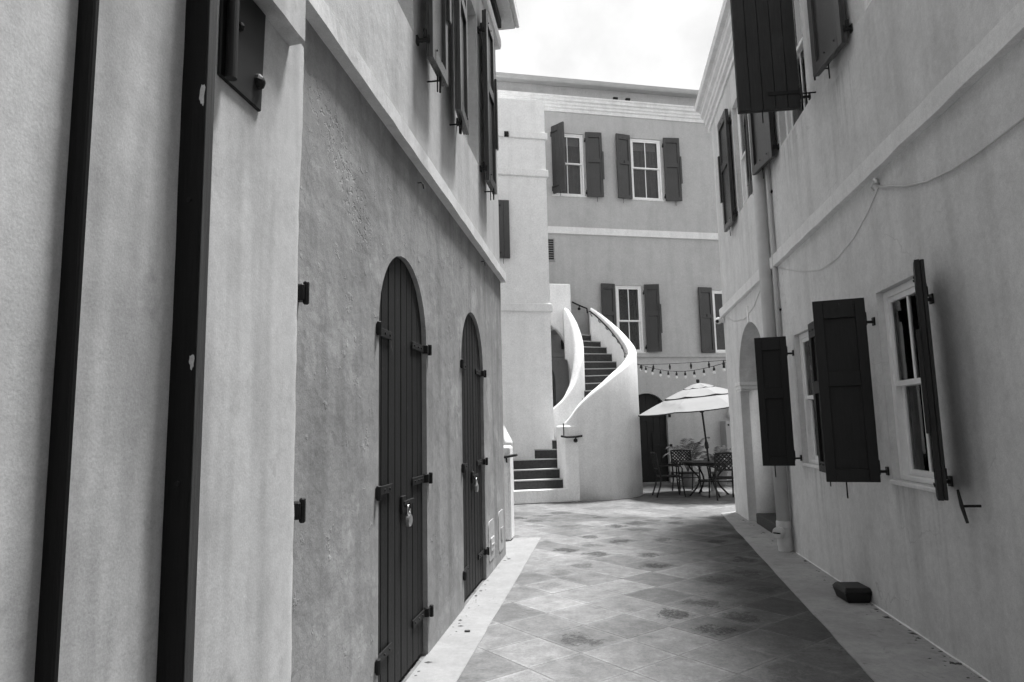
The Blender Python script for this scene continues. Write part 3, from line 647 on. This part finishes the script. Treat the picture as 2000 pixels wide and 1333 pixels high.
MB().profile([(-0.02, 3.38), (0.045, 3.385), (0.05, 3.49), (0.0, 3.50), (-0.02, 3.50)], -6, 10).build('sill_ledge', M['wall_far'], FB)
cpf = [(-0.05, 10.27), (0.03, 10.27), (0.03, 10.36), (0.07, 10.38), (0.07, 10.44), (0.10, 10.46), (0.10, 10.52), (0.15, 10.55), (0.15, 10.62), (0.18, 10.64), (0.18, 10.68), (-0.05, 10.72)]
MB().profile(cpf, -6, 10).build('cornice', M['trim'], FB)
ge = MB(); ge.profile([(0.16, 11.02), (0.24, 11.01), (0.27, 11.05), (0.27, 11.14), (0.16, 11.15)], -6, 10); ge.box(-6, 10, -0.45, 0.1595, 11.031, 11.10); ge.build('eave_gutter', M['roof'], FB)
MB().add([(-6, 0.2, 11.12), (10, 0.2, 11.12), (10, -4, 12.3), (-6, -4, 12.3)], [(0, 1, 2, 3)]).build('roof', M['roof'], FB)
for uu in (-1.15, -0.78):
    m = MB(); m.box(-0.07, 0.07, 0.10, 0.17, 10.64, 10.70); m.build('cornice_fixing', M['iron'], FB, Tr((-uu, 0.02, 0.06)), bevel=0.01)
# shutters of the far building
hs = 1.87
shutter(FB, 3.03, 7.86, 0.44, hs+.06, -1, 58, M['shutter_grey'], off=0.05, planks=3, label='upper shutter standing half open at the left window')
shutter(FB, 2.06, 7.83, 0.47, hs, 1, 176, M['shutter_grey'], off=0.05, strip=True, planks=3)
shutter(FB, 0.74, 7.83, 0.44, hs, -1, 172, M['shutter_grey'], off=0.05, planks=3, hole=True)
shutter(FB, -0.28, 7.83, 0.47, hs, 1, 174, M['shutter_grey'], off=0.05, strip=True, planks=3)
shutter(FB, 1.38, 3.52, 0.40, hs, -1, 176, M['shutter_grey'], off=0.05, planks=3, rods=False)
shutter(FB, 0.52, 3.52, 0.41, hs, 1, 166, M['shutter_grey'], off=0.05, strip=True, planks=3, rods=False)
shutter(FB, -1.51, 3.50, 0.42, hs-.02, -1, 176, M['shutter_grey'], off=0.05, planks=3, rods=False, hole=True)
# louvred vent
v_ = MB(); v_.box(3.03, 3.30, 0.001, 0.03, 5.98, 6.01); v_.box(3.03, 3.30, 0.001, 0.03, 6.59, 6.62); v_.box(3.03, 3.06, 0.001, 0.03, 6.0105, 6.5895); vo = v_.build('vent', M['cabinet'], FB)
for i in range(9):
    m = MB(); m.box(3.06, 3.30, 0.002, 0.022, 0, 0.012); m.build('louvre', M['cabinet'], vo, Tr((0, 0, 6.02+i*0.064)))
m = MB(); m.box(3.061, 3.30, 0.0005, 0.0015, 6.011, 6.589); m.build('vent_back', M['room'], vo)
# arched ground-floor door of the far building, dark door under the stair
bk2 = MB(); bk2.plate(au(-1.15+.005, -0.005, 0.02, 1.86, 2.395), [], -0.20, -0.12); fd = bk2.build('door', M['door'], FB, bevel=0.004)
for i in range(6):
    u0 = -1.14+i*0.19; c = -0.575; a = .565; n = 5
    tp_ = lambda u: 1.86+0.525*math.sqrt(max(0, 1-((u-c)/a)**2))
    pts = [(-u0-.003, 0.03), (-u0-.187, 0.03)]+[(-(u0+.187-(.184)*k/n), tp_(u0+.187-.184*k/n)) for k in range(n+1)]
    MB().plate(pts, [], -0.119, -0.095).build('plank', M['door'], fd, bevel=0.003)
for z in (0.25, 0.98, 1.78):
    m = MB(); m.box(-0.06, 0.42, -0.0945, -0.083, z-0.03, z+0.03); m.box(-0.09, -0.03, -0.02, 0.04, z-.04, z+.04); m.build('strap_hinge', M['iron'], fd, bevel=0.003)
m = MB(); m.box(0.55, 0.75, -0.0945, -0.075, 1.66, 1.78); m.box(0.38, 0.43, -0.0945, -0.07, 0.75, 1.35); m.build('door_bar', M['iron'], fd)
bk3 = MB(); bk3.plate(au(-3.845, -3.125, 0.02, 2.75, 3.245), [], -0.30, -0.24); bk3.build('door', M['room'], FB)
# electric cabinet, duct elbow and shallow plinth against the far wall
m = MB(); m.box(-2.35, -1.55, 0.001, 0.30, 0.75, 1.61); cab = m.build('electric_cabinet', M['cabinet'], FB, bevel=0.008)
for z in (0.85, 1.5):
    q = MB(); q.tube([(-1.63, 0.30, z), (-1.63, 0.315, z)], 0.025, 10); q.build('cabinet_latch', M['iron'], cab)
m = MB(); m.tube([(-1.80, 0.16, 1.68), (-1.80, 0.16, 1.80), (-1.83, 0.16, 1.90), (-1.90, 0.16, 1.97), (-2.0, 0.16, 2.0), (-2.3, 0.16, 2.0)], 0.09, 14); m.build('duct_elbow', M['pipe'], FB, smooth=True)
# tower in front of the far wall
tw = MB(); tw.box(3.90, 6.4, 0.001, 2.50, 0, 9.22); twr = tw.build('tower', M['white'], FB); twr['label'] = 'plain white tower with plaster bands'
for (za, zb) in ((4.15, 4.335), (7.34, 7.51)):
    m = MB(); m.box(3.855, 6.42, 1.5, 2.545, za, zb); m.build('tower_band', M['white'], twr, bevel=0.01)
m = MB(); m.box(3.855, 4.78, 1.5, 2.545, 8.26, 8.42); m.box(4.89, 6.42, 1.5, 2.545, 8.26, 8.42); m.build('tower_band', M['white'], twr, bevel=0.006)
m = MB(); m.tube([(4.83, 2.45, 8.33), (4.83, 2.60, 8.32)], 0.035, 10); m.box(4.785, 4.885, 2.501, 2.506, 8.27, 8.41); m.build('spout', M['iron'], twr)
shutter(FB, 5.24, 5.36, 0.42, 1.36, -1, 0, M['shutter_grey'], off=0.06, y0=2.5, planks=3, strip=False)

# ------------------------------------------------------------------ curved stair
ST = thing('staircase', 'curved white plaster staircase with dark risers beside the tower', 'staircase', TF)
C0 = (-3.25, 1.95); CI = (-3.50, 1.70)
def pos(C, r, ph): return (C[0]+r*math.sin(R(ph)), C[1]+r*math.cos(R(ph)))
def interp(tab, x):
    if x <= tab[0][0]: return tab[0][1]
    for (a, va), (b, vb) in zip(tab, tab[1:]):
        if x <= b: return va+(vb-va)*(x-a)/(b-a)
    return tab[-1][1]
def smooth_interp(tab, x, wd=7): return sum(interp(tab, x+d) for d in (-wd, -wd/2, 0, wd/2, wd))/5
ZO = [(-40, 1.55), (-24, 1.60), (-18, 1.88), (-5, 2.21), (20, 2.66), (46, 3.03), (67, 3.27), (80, 3.44), (92, 3.61), (106, 3.88), (122, 4.21), (136, 4.50), (150, 4.70)]
ZI = [(-80, 1.85), (-39, 1.95), (-9, 2.17), (23, 2.58), (49, 3.11), (72, 3.45), (95, 3.81), (115, 4.17), (133, 4.43), (150, 4.55)]
def sweep(path, name, mat, parent):
    """path: list of (outer pt, inner pt, zbase, ztop) -> wall with a rounded top"""
    vs = []; fs = []; k = 11
    for (po, pi, zb, zt) in path:
        d = Vector((pi[0]-po[0], pi[1]-po[1])); o = Vector(po); rr = 0.07
        sec = [(0, zb), (0, zt-rr), (0.04, zt-rr*0.55), (0.14, zt-rr*0.16), (0.30, zt), (0.5, zt+0.008), (0.70, zt), (0.86, zt-rr*0.16), (0.96, zt-rr*0.55), (1, zt-rr), (1, zb)]
        for (t, z) in sec:
            q = o+d*t; vs.append((-q.x, q.y, z))
    n = len(path)
    for i in range(n-1):
        for j in range(k): fs.append((i*k+j, i*k+(j+1) % k, (i+1)*k+(j+1) % k, (i+1)*k+j))
    fs += [tuple(range(k)), tuple((n-1)*k+j for j in range(k))]
    o = MB().add(vs, fs).build(name, mat, parent, smooth=True)
    return o
pth = []
for i in range(0, 84):
    ph = -26+i*2.0
    wob = 0.012*noise.noise(Vector((ph*0.06, 1.2, 0)))
    pth.append((pos(C0, 1.50+wob, ph), pos(C0, 1.30+wob, ph), 0.0, smooth_interp(ZO, ph, 5)))
pe_o, pe_i = pth[-1][0], pth[-1][1]
pth.append(((pe_o[0]+0.30, 0.002), (pe_i[0]+0.28, 0.002), 0.0, 4.62))
sweep(pth, 'outer_parapet', M['white'], ST)
pth = []
for i in range(0, 94):
    ph = -48+i*2.0
    zt = smooth_interp(ZI, ph, 8)
    pth.append((pos(CI, 0.60, ph), pos(CI, 0.37, ph), 0.0 if ph < 60 else max(0.0, zt-1.25), zt))
pth.append(((-2.92, 0.902), (-3.12, 0.902), 3.2, 4.50))
sweep(pth, 'inner_parapet', M['white'], ST)
def step(poly, z0, z1):
    p = [(-u, w_) for (u, w_) in poly]
    m = MB(); m.prism(p, z0, z1-0.022, 0, 1)
    cx_ = sum(q[0] for q in p)/len(p); cy_ = sum(q[1] for q in p)/len(p)
    m.prism([(cx_+(q[0]-cx_)*1.012, cy_+(q[1]-cy_)*1.012+0.006) for q in p], z1-0.0215, z1, 1, 1)
    return m.build('step', [M['riser'], M['tread']], ST)
m = MB(); m.box(3.55, 5.6, 2.3, 3.40, 0.0, 0.272); m.build('plinth', M['white'], ST, bevel=0.012)
step([(-5.05, 3.20), (-3.93, 3.20), (-3.93, 2.2), (-5.05, 2.2)], 0.25, 0.465)
step([(-5.05, 2.97), (-3.93, 2.97), (-3.93, 2.2), (-5.05, 2.2)], 0.40, 0.665)
step([(-5.05, 2.74), (-3.90, 2.74), (-3.30, 3.2), (-3.3, 2.2), (-5.05, 2.2)], 0.60, 0.868)
step([(-4.36, 2.497), (-3.90, 2.72), (-3.30, 3.2), (-3.2, 2.2), (-3.9, 2.2), (-4.3, 2.3)], 0.80, 1.07)
step([(-3.99, 2.40), (-3.86, 2.70), (-3.30, 3.2), (-2.9, 3.2), (-3.2, 2.1), (-3.9, 2.1)], 1.0, 1.27)
RIS = [(-10, 1.455), (3, 1.64), (16, 1.825), (29, 2.01), (42, 2.19), (55, 2.38), (69, 2.56), (83, 2.75), (97, 2.93), (106, 3.11), (113, 3.32), (120, 3.50), (128, 3.66), (141, 3.85)]
for i, (ph, z) in enumerate(RIS[:-1]):
    p2 = RIS[i+1][0]+4
    poly = [pos(CI, 0.57, ph), pos(C0, 1.33, ph), pos(C0, 1.33, (ph+p2)/2), pos(C0, 1.33, p2), pos(CI, 0.57, p2)]
    step(poly, max(0.0, z-(1.3 if ph < 60 else 0.27)), z)
step([(-3.03, 1.18), pos(C0, 1.33, 141), (-2.1, 0.01), (-2.93, 0.01)], 3.6, 3.85)
m = MB(); m.box(2.90, 3.90, 0.001, 0.70, 4.0, 4.2); m.build('landing', M['tread'], ST)
# wall of the landing with its arch
apts = [(-3.899, 4.15), (-3.6, 4.12), (-3.42, 4.08), (-3.28, 3.98), (-3.16, 3.84), (-3.07, 3.66), (-3.01, 3.4), (-2.975, 3.05), (-2.955, 2.5)]
MB().plate([(-u, z) for u, z in apts]+[(2.90, 2.5), (2.90, 5.17), (3.899, 5.17)], [], 0.70, 0.90).build('landing_wall', M['white'], ST, bevel=0.02)
# newel and stair-foot parapet on the left
nw = MB(); nw.prism([(3.93, 2.78), (3.93, 3.36), (3.88, 3.404), (3.60, 3.404), (3.50, 3.30), (3.50, 2.95)], 0.0, 1.575); nwo = nw.build('newel', M['white'], ST, bevel=0.04)
pl_ = [(5.06, 3.41), (5.06, 2.3), (5.24, 2.3), (5.24, 3.41)]
q = MB(); q.add([(5.02, 3.404, 0.0), (5.02, 2.4, 0.0), (5.18, 2.4, 0.0), (5.20, 3.404, 0.0), (5.03, 3.404, 1.28), (5.08, 2.4, 1.80), (5.17, 2.4, 1.80), (5.19, 3.404, 1.28)], [(0, 1, 2, 3), (4, 5, 6, 7), (0, 1, 5, 4), (1, 2, 6, 5), (2, 3, 7, 6), (3, 0, 4, 7)]); q.build('foot_parapet', M['white'], ST, bevel=0.03)
# handrails
rail = [pos(C0, 1.235, ph)+(smooth_interp(ZO, ph, 5)-0.10,) for ph in range(62, 141, 4)]
m = MB(); m.tube([(-u, w_, z) for u, w_, z in rail], 0.02, 8); hr = m.build('handrail', M['iron'], ST, smooth=True)
for ph in range(78, 140, 10):
    z = smooth_interp(ZO, ph, 5)-0.11; a = pos(C0, 1.235, ph); b = pos(C0, 1.30, ph)
    q = MB(); q.tube([(-a[0], a[1], z), (-a[0], a[1], z-0.06), (-b[0], b[1], z-0.09)], 0.011, 6); q.build('rail_bracket', M['iron'], hr)
m = MB(); m.tube([(2.62, 0.1, 4.86), (2.40, 0.1, 4.76), (2.21, 0.1, 4.69), (2.20, 0.1, 4.56)], 0.022, 8); hr2 = m.build('handrail', M['iron'], ST)
m = MB(); m.tube([(2.42, 0.1, 4.75), (2.42, 0.06, 4.68), (2.42, 0.0, 4.67)], 0.014, 6); m.lathe([(0.03, -0.03), (0.045, 0), (0.03, 0.03)], 8, (2.42, 0.08, 4.68)); m.build('rail_bracket', M['iron'], hr2)
m = MB(); m.tube([(-pos(C0, 1.235, 140)[0], pos(C0, 1.235, 140)[1], 4.45), (2.12, 0.70, 4.50), (2.20, 0.74, 4.42)], 0.02, 8); m.build('handrail', M['iron'], ST)
m = MB(); m.tube([(4.02, 3.47, 1.355), (3.90, 3.475, 1.335), (3.70, 3.475, 1.335), (3.56, 3.47, 1.35)], 0.022, 8); nr = m.build('newel_rail', M['iron'], ST)
q = MB(); q.tube([(3.70, 3.475, 1.33), (3.70, 3.44, 1.27), (3.70, 3.40, 1.27)], 0.014, 6); q.lathe([(0.02, -0.04), (0.045, -0.02), (0.045, 0.02), (0.02, 0.04)], 10, (3.70, 3.45, 1.26)); q.build('rail_bracket', M['iron'], nr)
q = MB(); q.tube([(3.95, 3.45, 1.35), (3.95, 3.44, 1.62)], 0.012, 6); q.build('rail_upright', M['iron'], nr)

# ------------------------------------------------------------------ stair-foot pier just past the left building
PI_ = thing('pier', 'low white pier with black handrail past the corner of the left building', 'pier', Tr((-1.5, 9.4, 0)))
m = MB(); m.box(-0.45, 0.14, 0.0, 0.34, 0, 1.30); m.build('shaft', M['white'], PI_, bevel=0.03)
m = MB(); m.box(-0.45, 0.02, 0.06, 0.30, 1.301, 1.36); m.build('cap', M['white'], PI_, bevel=0.025)
m = MB(); m.tube([(-0.45, -0.06, 1.12), (0.06, -0.06, 1.15), (0.20, -0.02, 1.17), (0.22, 0.12, 1.17)], 0.020, 8); m.build('handrail', M['iron'], PI_, smooth=True)
m = MB(); m.tube([(0.10, -0.06, 1.15), (0.10, -0.03, 1.08), (0.10, 0.0, 1.08)], 0.012, 6); m.build('rail_bracket', M['iron'], PI_)

# ------------------------------------------------------------------ patio: table, chairs, umbrella, palms
TB = thing('table', 'round dark metal patio table under the umbrella', 'table', Tr((2.15, 15.35, 0)))
m = MB(); m.lathe([(0.05, 0.700), (0.52, 0.700), (0.555, 0.705), (0.56, 0.715), (0.555, 0.728), (0.05, 0.728)], 36); m.build('tabletop', M['furn'], TB)
m = MB(); m.lathe([(0.50, 0.655), (0.52, 0.655), (0.52, 0.699), (0.50, 0.699)], 36); m.build('apron', M['furn'], TB)
for a in (20, 110, 200, 290):
    c, s = math.cos(R(a)), math.sin(R(a))
    m = MB(); m.tube([(c*r, s*r, z) for r, z in ((0.46, 0.69), (0.40, 0.58), (0.24, 0.42), (0.20, 0.32), (0.28, 0.18), (0.40, 0.06), (0.46, 0.0))], 0.02, 8); m.build('leg', M['furn'], TB, smooth=True)
m = MB(); m.lathe([(0.20, 0.30), (0.225, 0.30), (0.225, 0.33), (0.20, 0.33)], 24); m.build('stretcher_ring', M['furn'], TB)

def make_chair(T, label, group):
    c = thing('chair', label, 'chair', T, group)
    m = MB(); m.box(-0.25, 0.25, -0.23, 0.25, 0.415, 0.44); m.build('seat', M['furn'], c, bevel=0.01)
    bk_ = MB()                                              # y = -0.25 is the back; faces +y
    yb = lambda z: -0.24-0.16*(z-0.44)
    for s in (-1, 1): bk_.tube([(s*0.235, -0.23, 0.44), (s*0.235, yb(0.6), 0.6), (s*0.235, yb(0.93), 0.93)], 0.018, 8)
    bk_.tube([(-0.235, yb(0.93), 0.93), (0, yb(0.945), 0.945), (0.235, yb(0.93), 0.93)], 0.02, 8); bk_.tube([(-0.235, yb(0.60), 0.60), (0.235, yb(0.60), 0.60)], 0.016, 8)
    bk_.build('back_frame', M['furn'], c)
    lt = MB(); st_ = 0.078
    for sgn in (-1, 1):
        k = -8
        while k < 9:
            pts = []
            x0_ = k*st_
            for t in range(0, 41):
                z = 0.60+0.33*t/40; x = x0_+sgn*(z-0.60)*1.0
                if abs(x) <= 0.235: pts.append((x, yb(z)+sgn*0.004, z))
            if len(pts) > 2: lt.tube([pts[0], pts[-1]], 0.0125, 6)
            k += 1
    lt.build('back_lattice', M['furn'], c)
    for s in (-1, 1):
        m = MB(); m.tube([(s*0.245, yb(0.66), 0.66), (s*0.275, 0.0, 0.67), (s*0.275, 0.20, 0.655), (s*0.255, 0.24, 0.60), (s*0.24, 0.23, 0.44)], 0.016, 8); m.build('arm', M['furn'], c, smooth=True)
        m = MB(); m.tube([(s*0.24, 0.23, 0.43), (s*0.245, 0.25, 0.2), (s*0.25, 0.28, 0.0)], 0.017, 8); m.build('leg', M['furn'], c)
        m = MB(); m.tube([(s*0.235, -0.22, 0.43), (s*0.235, -0.24, 0.25), (s*0.24, -0.33, 0.0)], 0.017, 8); m.build('leg', M['furn'], c)
    m = MB(); m.tube([(-0.24, 0.24, 0.33), (0.24, 0.24, 0.33)], 0.010, 6); m.build('stretcher', M['furn'], c)
    return c
GC = 'dark patio chairs round the table'
ch = make_chair(Tr((2.36, 14.62, 0)) @ Rz(R(6)), 'dark lattice-back chair nearest the right-hand wall, its back to the camera', GC)
dup(ch, Tr((1.78, 16.25, 0)) @ Rz(R(180+12)), 'dark lattice-back chair behind the table, facing the camera', GC)
dup(ch, Tr((1.30, 15.25, 0)) @ Rz(R(-82)), 'dark lattice-back chair seen from the side, nearest the curved stair', GC)

UM = thing('patio_umbrella', 'pale three-tier patio umbrella with dark edging leaning over the table', 'umbrella', Tr((2.24, 15.36, 0)) @ Matrix.Rotation(R(-4.6), 4, 'Y') @ Matrix.Rotation(R(1.5), 4, 'X'))
def tier(r0, z0, r1, z1, name, edge):
    n = 8; m = MB(); vs = []; fs = []; sub = 4
    for k in range(n):
        a0, a1 = 2*math.pi*(k+0.35)/n, 2*math.pi*(k+1.35)/n
        for q in range(sub):
            for (r, z, sagf) in ((r0, z0, 0.0), ((r0+r1)/2, (z0+z1)/2+0.012, 0.012), (r1, z1, 0.022)):
                t = q/sub; x = r*((1-t)*math.cos(a0)+t*math.cos(a1)); y = r*((1-t)*math.sin(a0)+t*math.sin(a1)); sg = -sagf*4*t*(1-t)
                vs.append((x, y, z+sg))
    tot = n*sub
    for k in range(tot):
        b = (k+1) % tot
        for q in range(2): fs.append((k*3+q, k*3+q+1, b*3+q+1, b*3+q))
    o = m.add(vs, fs).build(name, M['canvas'], UM)
    sd_ = o.modifiers.new('thickness', 'SOLIDIFY'); sd_.thickness = 0.006
    if edge:
        e = MB(); vs2 = []; fs2 = []
        for k in range(tot):
            v = Vector(vs[k*3+2]); vs2 += [(v.x*1.003, v.y*1.003, v.z+0.004), (v.x*1.003, v.y*1.003, v.z-edge)]
        for k in range(tot):
            b = (k+1) % tot; fs2.append((2*k, 2*b, 2*b+1, 2*k+1))
        eo = e.add(vs2, fs2).build('edging', M['canvas_edge'], o); s2 = eo.modifiers.new('thickness', 'SOLIDIFY'); s2.thickness = 0.004
    return o
tier(0.02, 2.455, 0.36, 2.35, 'top_canopy', 0.045)
tier(0.22, 2.375, 0.82, 2.175, 'middle_canopy', 0.06)
tier(0.66, 2.20, 1.46, 1.885, 'lower_canopy', 0.018)
m = MB(); m.tube([(0, 0, 0.05), (0, 0, 2.44)], 0.021, 12); m.lathe([(0.022, 0.0), (0.045, 0.02), (0.045, 0.10), (0.03, 0.16), (0.022, 0.18)], 10, (0, 0, 1.0)); m.build('pole', M['furn'], UM)
m = MB(); m.lathe([(0.012, 2.44), (0.03, 2.455), (0.04, 2.49), (0.034, 2.53), (0.012, 2.545)], 12); m.build('finial', M['furn'], UM)
m = MB(); m.lathe([(0.045, 1.80), (0.055, 1.82), (0.055, 1.88), (0.03, 1.90)], 12); m.build('runner', M['furn'], UM)
for k in range(8):
    a = 2*math.pi*(k+0.35)/8; c, s = math.cos(a), math.sin(a)
    q = MB(); q.tube([(0.03*c, 0.03*s, 2.43), (1.44*c, 1.44*s, 1.875)], 0.009, 6); ro = q.build('rib', M['furn'], UM)
    q = MB(); q.tube([(0.05*c, 0.05*s, 1.85), (0.72*c, 0.72*s, 2.15)], 0.007, 6); q.build('strut', M['furn'], UM)
UB = tag(MB().lathe([(0.25, 0.0), (0.26, 0.02), (0.25, 0.05), (0.12, 0.075), (0.05, 0.09), (0.04, 0.22), (0.035, 0.30)], 28).build('umbrella_base', M['cabinet'], None, Tr((2.24, 15.36, 0))), 'pale round umbrella base standing under the table', 'umbrella base')

def palm(x, y, h, label, seed):
    rnd = random.Random(seed)
    p = thing('palm', label, 'plant', Tr((x, y, 0)), 'potted palms against the far wall')
    m = MB(); m.lathe([(0.14, 0.0), (0.15, 0.02), (0.19, 0.30), (0.205, 0.31), (0.205, 0.34), (0.18, 0.34), (0.17, 0.30), (0.01, 0.30)], 20); m.build('pot', M['pot'], p)
    for f in range(12):
        az = f*2.4+rnd.uniform(-.3, .3); up = rnd.uniform(0.55, 1.0); L = h*rnd.uniform(0.8, 1.1)
        pts = []
        for i in range(13):
            t = i/12; rad = L*(0.10+0.75*(1-up*0.55))*t**1.2; z = 0.32+L*(up*1.45*t-0.66*t**2.4*(1.25-up*0.4))
            pts.append(Vector((rad*math.cos(az), rad*math.sin(az), z)))
        m = MB(); m.tube(pts, 0.006, 5, rs=[0.009*(1-0.8*i/12) for i in range(13)])
        side_ = Vector((-math.sin(az), math.cos(az), 0))
        for i in range(4, 13):
            for sub in (0, 0.5):
                if i == 12 and sub: continue
                b0 = pts[i] if not sub else (pts[i]+pts[i+1])/2
                d = (pts[min(12, i+1)]-pts[i-1]).normalized(); ll = 0.26*h*math.sin(math.pi*min(0.97, (i+sub)/13.0))+0.05
                for s in (-1, 1):
                    tip = b0+(side_*s*0.75+d*0.75).normalized()*ll+Vector((0, 0, -0.30*ll+rnd.uniform(-.02, .02)))
                    mid = (b0+tip)/2+Vector((0, 0, 0.03)); wv = d*0.015
                    m.add([b0-wv*0.4, b0+wv*0.4, mid+wv, tip, mid-wv], [(0, 1, 2, 4), (2, 3, 4)])
        m.build('frond', M['leaf'], p)
    return p
palm(1.98, 17.6, 1.0, 'feathery potted palm behind the chair left of the umbrella pole', 3)
palm(2.76, 17.7, 0.8, 'drooping potted palm in front of the electric cabinet', 9)

# ------------------------------------------------------------------ string lights, cable, camera, bait box, litter
def strings(name, label, A, B, sagf, ts, bulb, mat, r=0.006):
    A, B = Vector(A), Vector(B)
    P = lambda t: A.lerp(B, t)+Vector((0, 0, sagf(t)))
    m = MB(); m.tube([P(i/40) for i in range(41)], r, 5); o = m.build(name, M['iron']); tag(o, label, 'string lights')
    for t in ts:
        p = P(t); q = MB(); q.lathe([(0.010, 0.0), (0.012, -0.03), (0.022, -0.04), (0.024, -0.085), (0.016, -0.09)], 8); so2 = q.build('lamp_socket', M['iron'], o, Tr(p))
        if bulb:
            q = MB(); q.lathe([(0.012, -0.085), (0.022, -0.105), (0.027, -0.125), (0.022, -0.145), (0.010, -0.155)], 10); q.build('bulb', M['bulb'], so2, smooth=True)
        else:
            q = MB(); q.lathe([(0.012, -0.085), (0.018, -0.10), (0.014, -0.12), (0.004, -0.13)], 8); q.build('bulb', M['furn'], so2, smooth=True)
    return o
SA = (0.2367, 18.21, 3.17); SB = (2.35, 12.46, 2.68)
strings('string_lights', 'upper taut string of small dark lamps between stair and right building', SA, SB, lambda t: -0.03*math.sin(math.pi*t), (0.31, 0.42, 0.56, 0.72, 0.84, 0.93), False, None)
strings('string_lights', 'lower sagging string of clear bulbs above the umbrella', SA, SB, lambda t: -0.20*math.sin(math.pi*max(0.0, (t-0.27)/0.73))*(1.0 if t > 0.27 else 0), (0.30, 0.35, 0.41, 0.48, 0.545, 0.61, 0.675, 0.74, 0.805, 0.87, 0.93, 0.97), True, None)

cpts = [(5.36, 3.34), (5.15, 3.27), (4.9, 3.18), (4.6, 3.10), (4.3, 3.06), (4.0, 3.045), (3.6, 3.05), (3.2, 3.08), (2.8, 3.13)]
m = MB(); m.tube([(2.17-0.012, y, z) for y, z in cpts], 0.007, 6); wc = m.build('cable', M['pipe'], None, None, smooth=True); tag(wc, 'white cable looping along the right wall below the band', 'cable')
cp2 = [(5.36, 3.34), (5.6, 3.22), (5.95, 3.10), (6.4, 3.03), (6.9, 3.04), (7.5, 3.16), (8.0, 3.30), (8.45, 3.43)]
m = MB(); m.tube([(2.17-0.006, y, z) for y, z in cp2], 0.0028, 6); m.build('thin_run', M['pipe'], wc, smooth=True)
m = MB(); m.tube([(2.175, 5.36, 3.36), (2.12, 5.36, 3.37), (2.11, 5.36, 3.34), (2.13, 5.36, 3.31)], 0.008, 6); m.lathe([(0.015, -0.02), (0.022, 0), (0.015, 0.02)], 8, (2.145, 5.36, 3.39)); m.build('cable_hook', M['steel'], wc)
m = MB(); m.tube([(2.163, 9.3, 3.40), (2.163, 9.9, 3.20), (2.163, 10.6, 3.13), (2.163, 11.4, 3.22), (2.163, 12.2, 3.42)], 0.004, 5); tag(m.build('cable', M['pipe']), 'thin slack cable above the arched entrance', 'cable')

SC = thing('security_camera', 'white dome security camera on the corner of the right building', 'camera', Tr((2.165, 12.33, 3.38)))
m = MB(); m.lathe([(0.045, 0), (0.045, 0.04), (0.03, 0.05)], 14); m.build('mount', M['camera_white'], SC, Matrix.Rotation(R(-90), 4, 'Y'))
m = MB(); m.lathe([(0.004, -0.062), (0.035, -0.052), (0.056, -0.028), (0.062, 0), (0.056, 0.028), (0.035, 0.052), (0.004, 0.062)], 18); m.build('dome', M['camera_white'], SC, Tr((-0.10, -0.01, 0)), smooth=True)
m = MB(); m.lathe([(0.030, 0), (0.030, 0.018), (0.024, 0.026)], 14); m.build('lens', M['plastic'], SC, Tr((-0.125, -0.045, -0.015)) @ Matrix.Rotation(R(115), 4, 'X') @ Matrix.Rotation(R(-20), 4, 'Y'))

BX = thing('bait_box', 'black plastic box lying on the border against the right wall', 'box', Tr((2.045, 6.40, 0.007)) @ Rz(R(4)))
m = MB(); m.add([(-0.08, -0.12, 0), (0.10, -0.12, 0), (0.10, 0.12, 0), (-0.08, 0.12, 0), (-0.105, -0.14, 0.085), (0.12, -0.14, 0.085), (0.12, 0.14, 0.085), (-0.105, 0.14, 0.085)], [(3, 2, 1, 0), (4, 5, 6, 7), (0, 1, 5, 4), (1, 2, 6, 5), (2, 3, 7, 6), (3, 0, 4, 7)]); m.build('base', M['plastic'], BX, bevel=0.006)
m = MB(); m.add([(-0.11, -0.145, 0.088), (0.122, -0.145, 0.088), (0.122, 0.145, 0.088), (-0.11, 0.145, 0.088), (-0.09, -0.115, 0.125), (0.115, -0.115, 0.125), (0.115, 0.115, 0.125), (-0.09, 0.115, 0.125)], [(3, 2, 1, 0), (4, 5, 6, 7), (0, 1, 5, 4), (1, 2, 6, 5), (2, 3, 7, 6), (3, 0, 4, 7)]); m.build('lid', M['plastic'], BX, bevel=0.006)
m = MB(); m.box(0.1225, 0.128, -0.13, -0.10, 0.06, 0.10); m.build('clip', M['steel'], BX)
m = MB(); m.box(-0.022, 0.022, -0.010, 0.010, 0.0, 0.014); tag(m.build('litter', M['litter'], None, Tr((-1.12, 5.28, 0.007)) @ Rz(R(8)), bevel=0.004), 'small dark scrap lying on the left border', 'litter')

rg = random.Random(5); gm = MB()
for i in range(170):
    if rg.random() < 0.6: y = rg.uniform(4.2, 11.5); x = 2.165-abs(rg.gauss(0, 0.05))-0.01
    elif rg.random() < 0.5: y = rg.uniform(4.2, 8.3); x = -1.28+abs(rg.gauss(0, 0.04))+0.01
    else: y = rg.uniform(4.3, 11.0); x = kerb_x(y)-abs(rg.gauss(0, 0.18))
    zb = 0.0075 if (x > kerb_x(y) or x < -0.98) else 0.0015
    a = rg.uniform(0, 6.28); L = rg.uniform(0.004, 0.016) if rg.random() < 0.85 else rg.uniform(0.02, 0.04); wd_ = L*rg.uniform(0.35, 0.8); hh = L*0.25
    c, s_ = math.cos(a), math.sin(a)
    P_ = lambda u, v, z: (x+c*u-s_*v, y+s_*u+c*v, zb+z)
    gm.add([P_(-L, 0, 0), P_(0, -wd_, 0), P_(L, 0, 0), P_(0, wd_, 0), P_(0, 0, hh)], [(0, 1, 4), (1, 2, 4), (2, 3, 4), (3, 0, 4), (3, 2, 1, 0)])
go = gm.build('grit', M['litter']); go['kind'] = 'stuff'; go['label'] = 'grit and dry leaf scraps gathered along the wall feet'; go['category'] = 'grit'
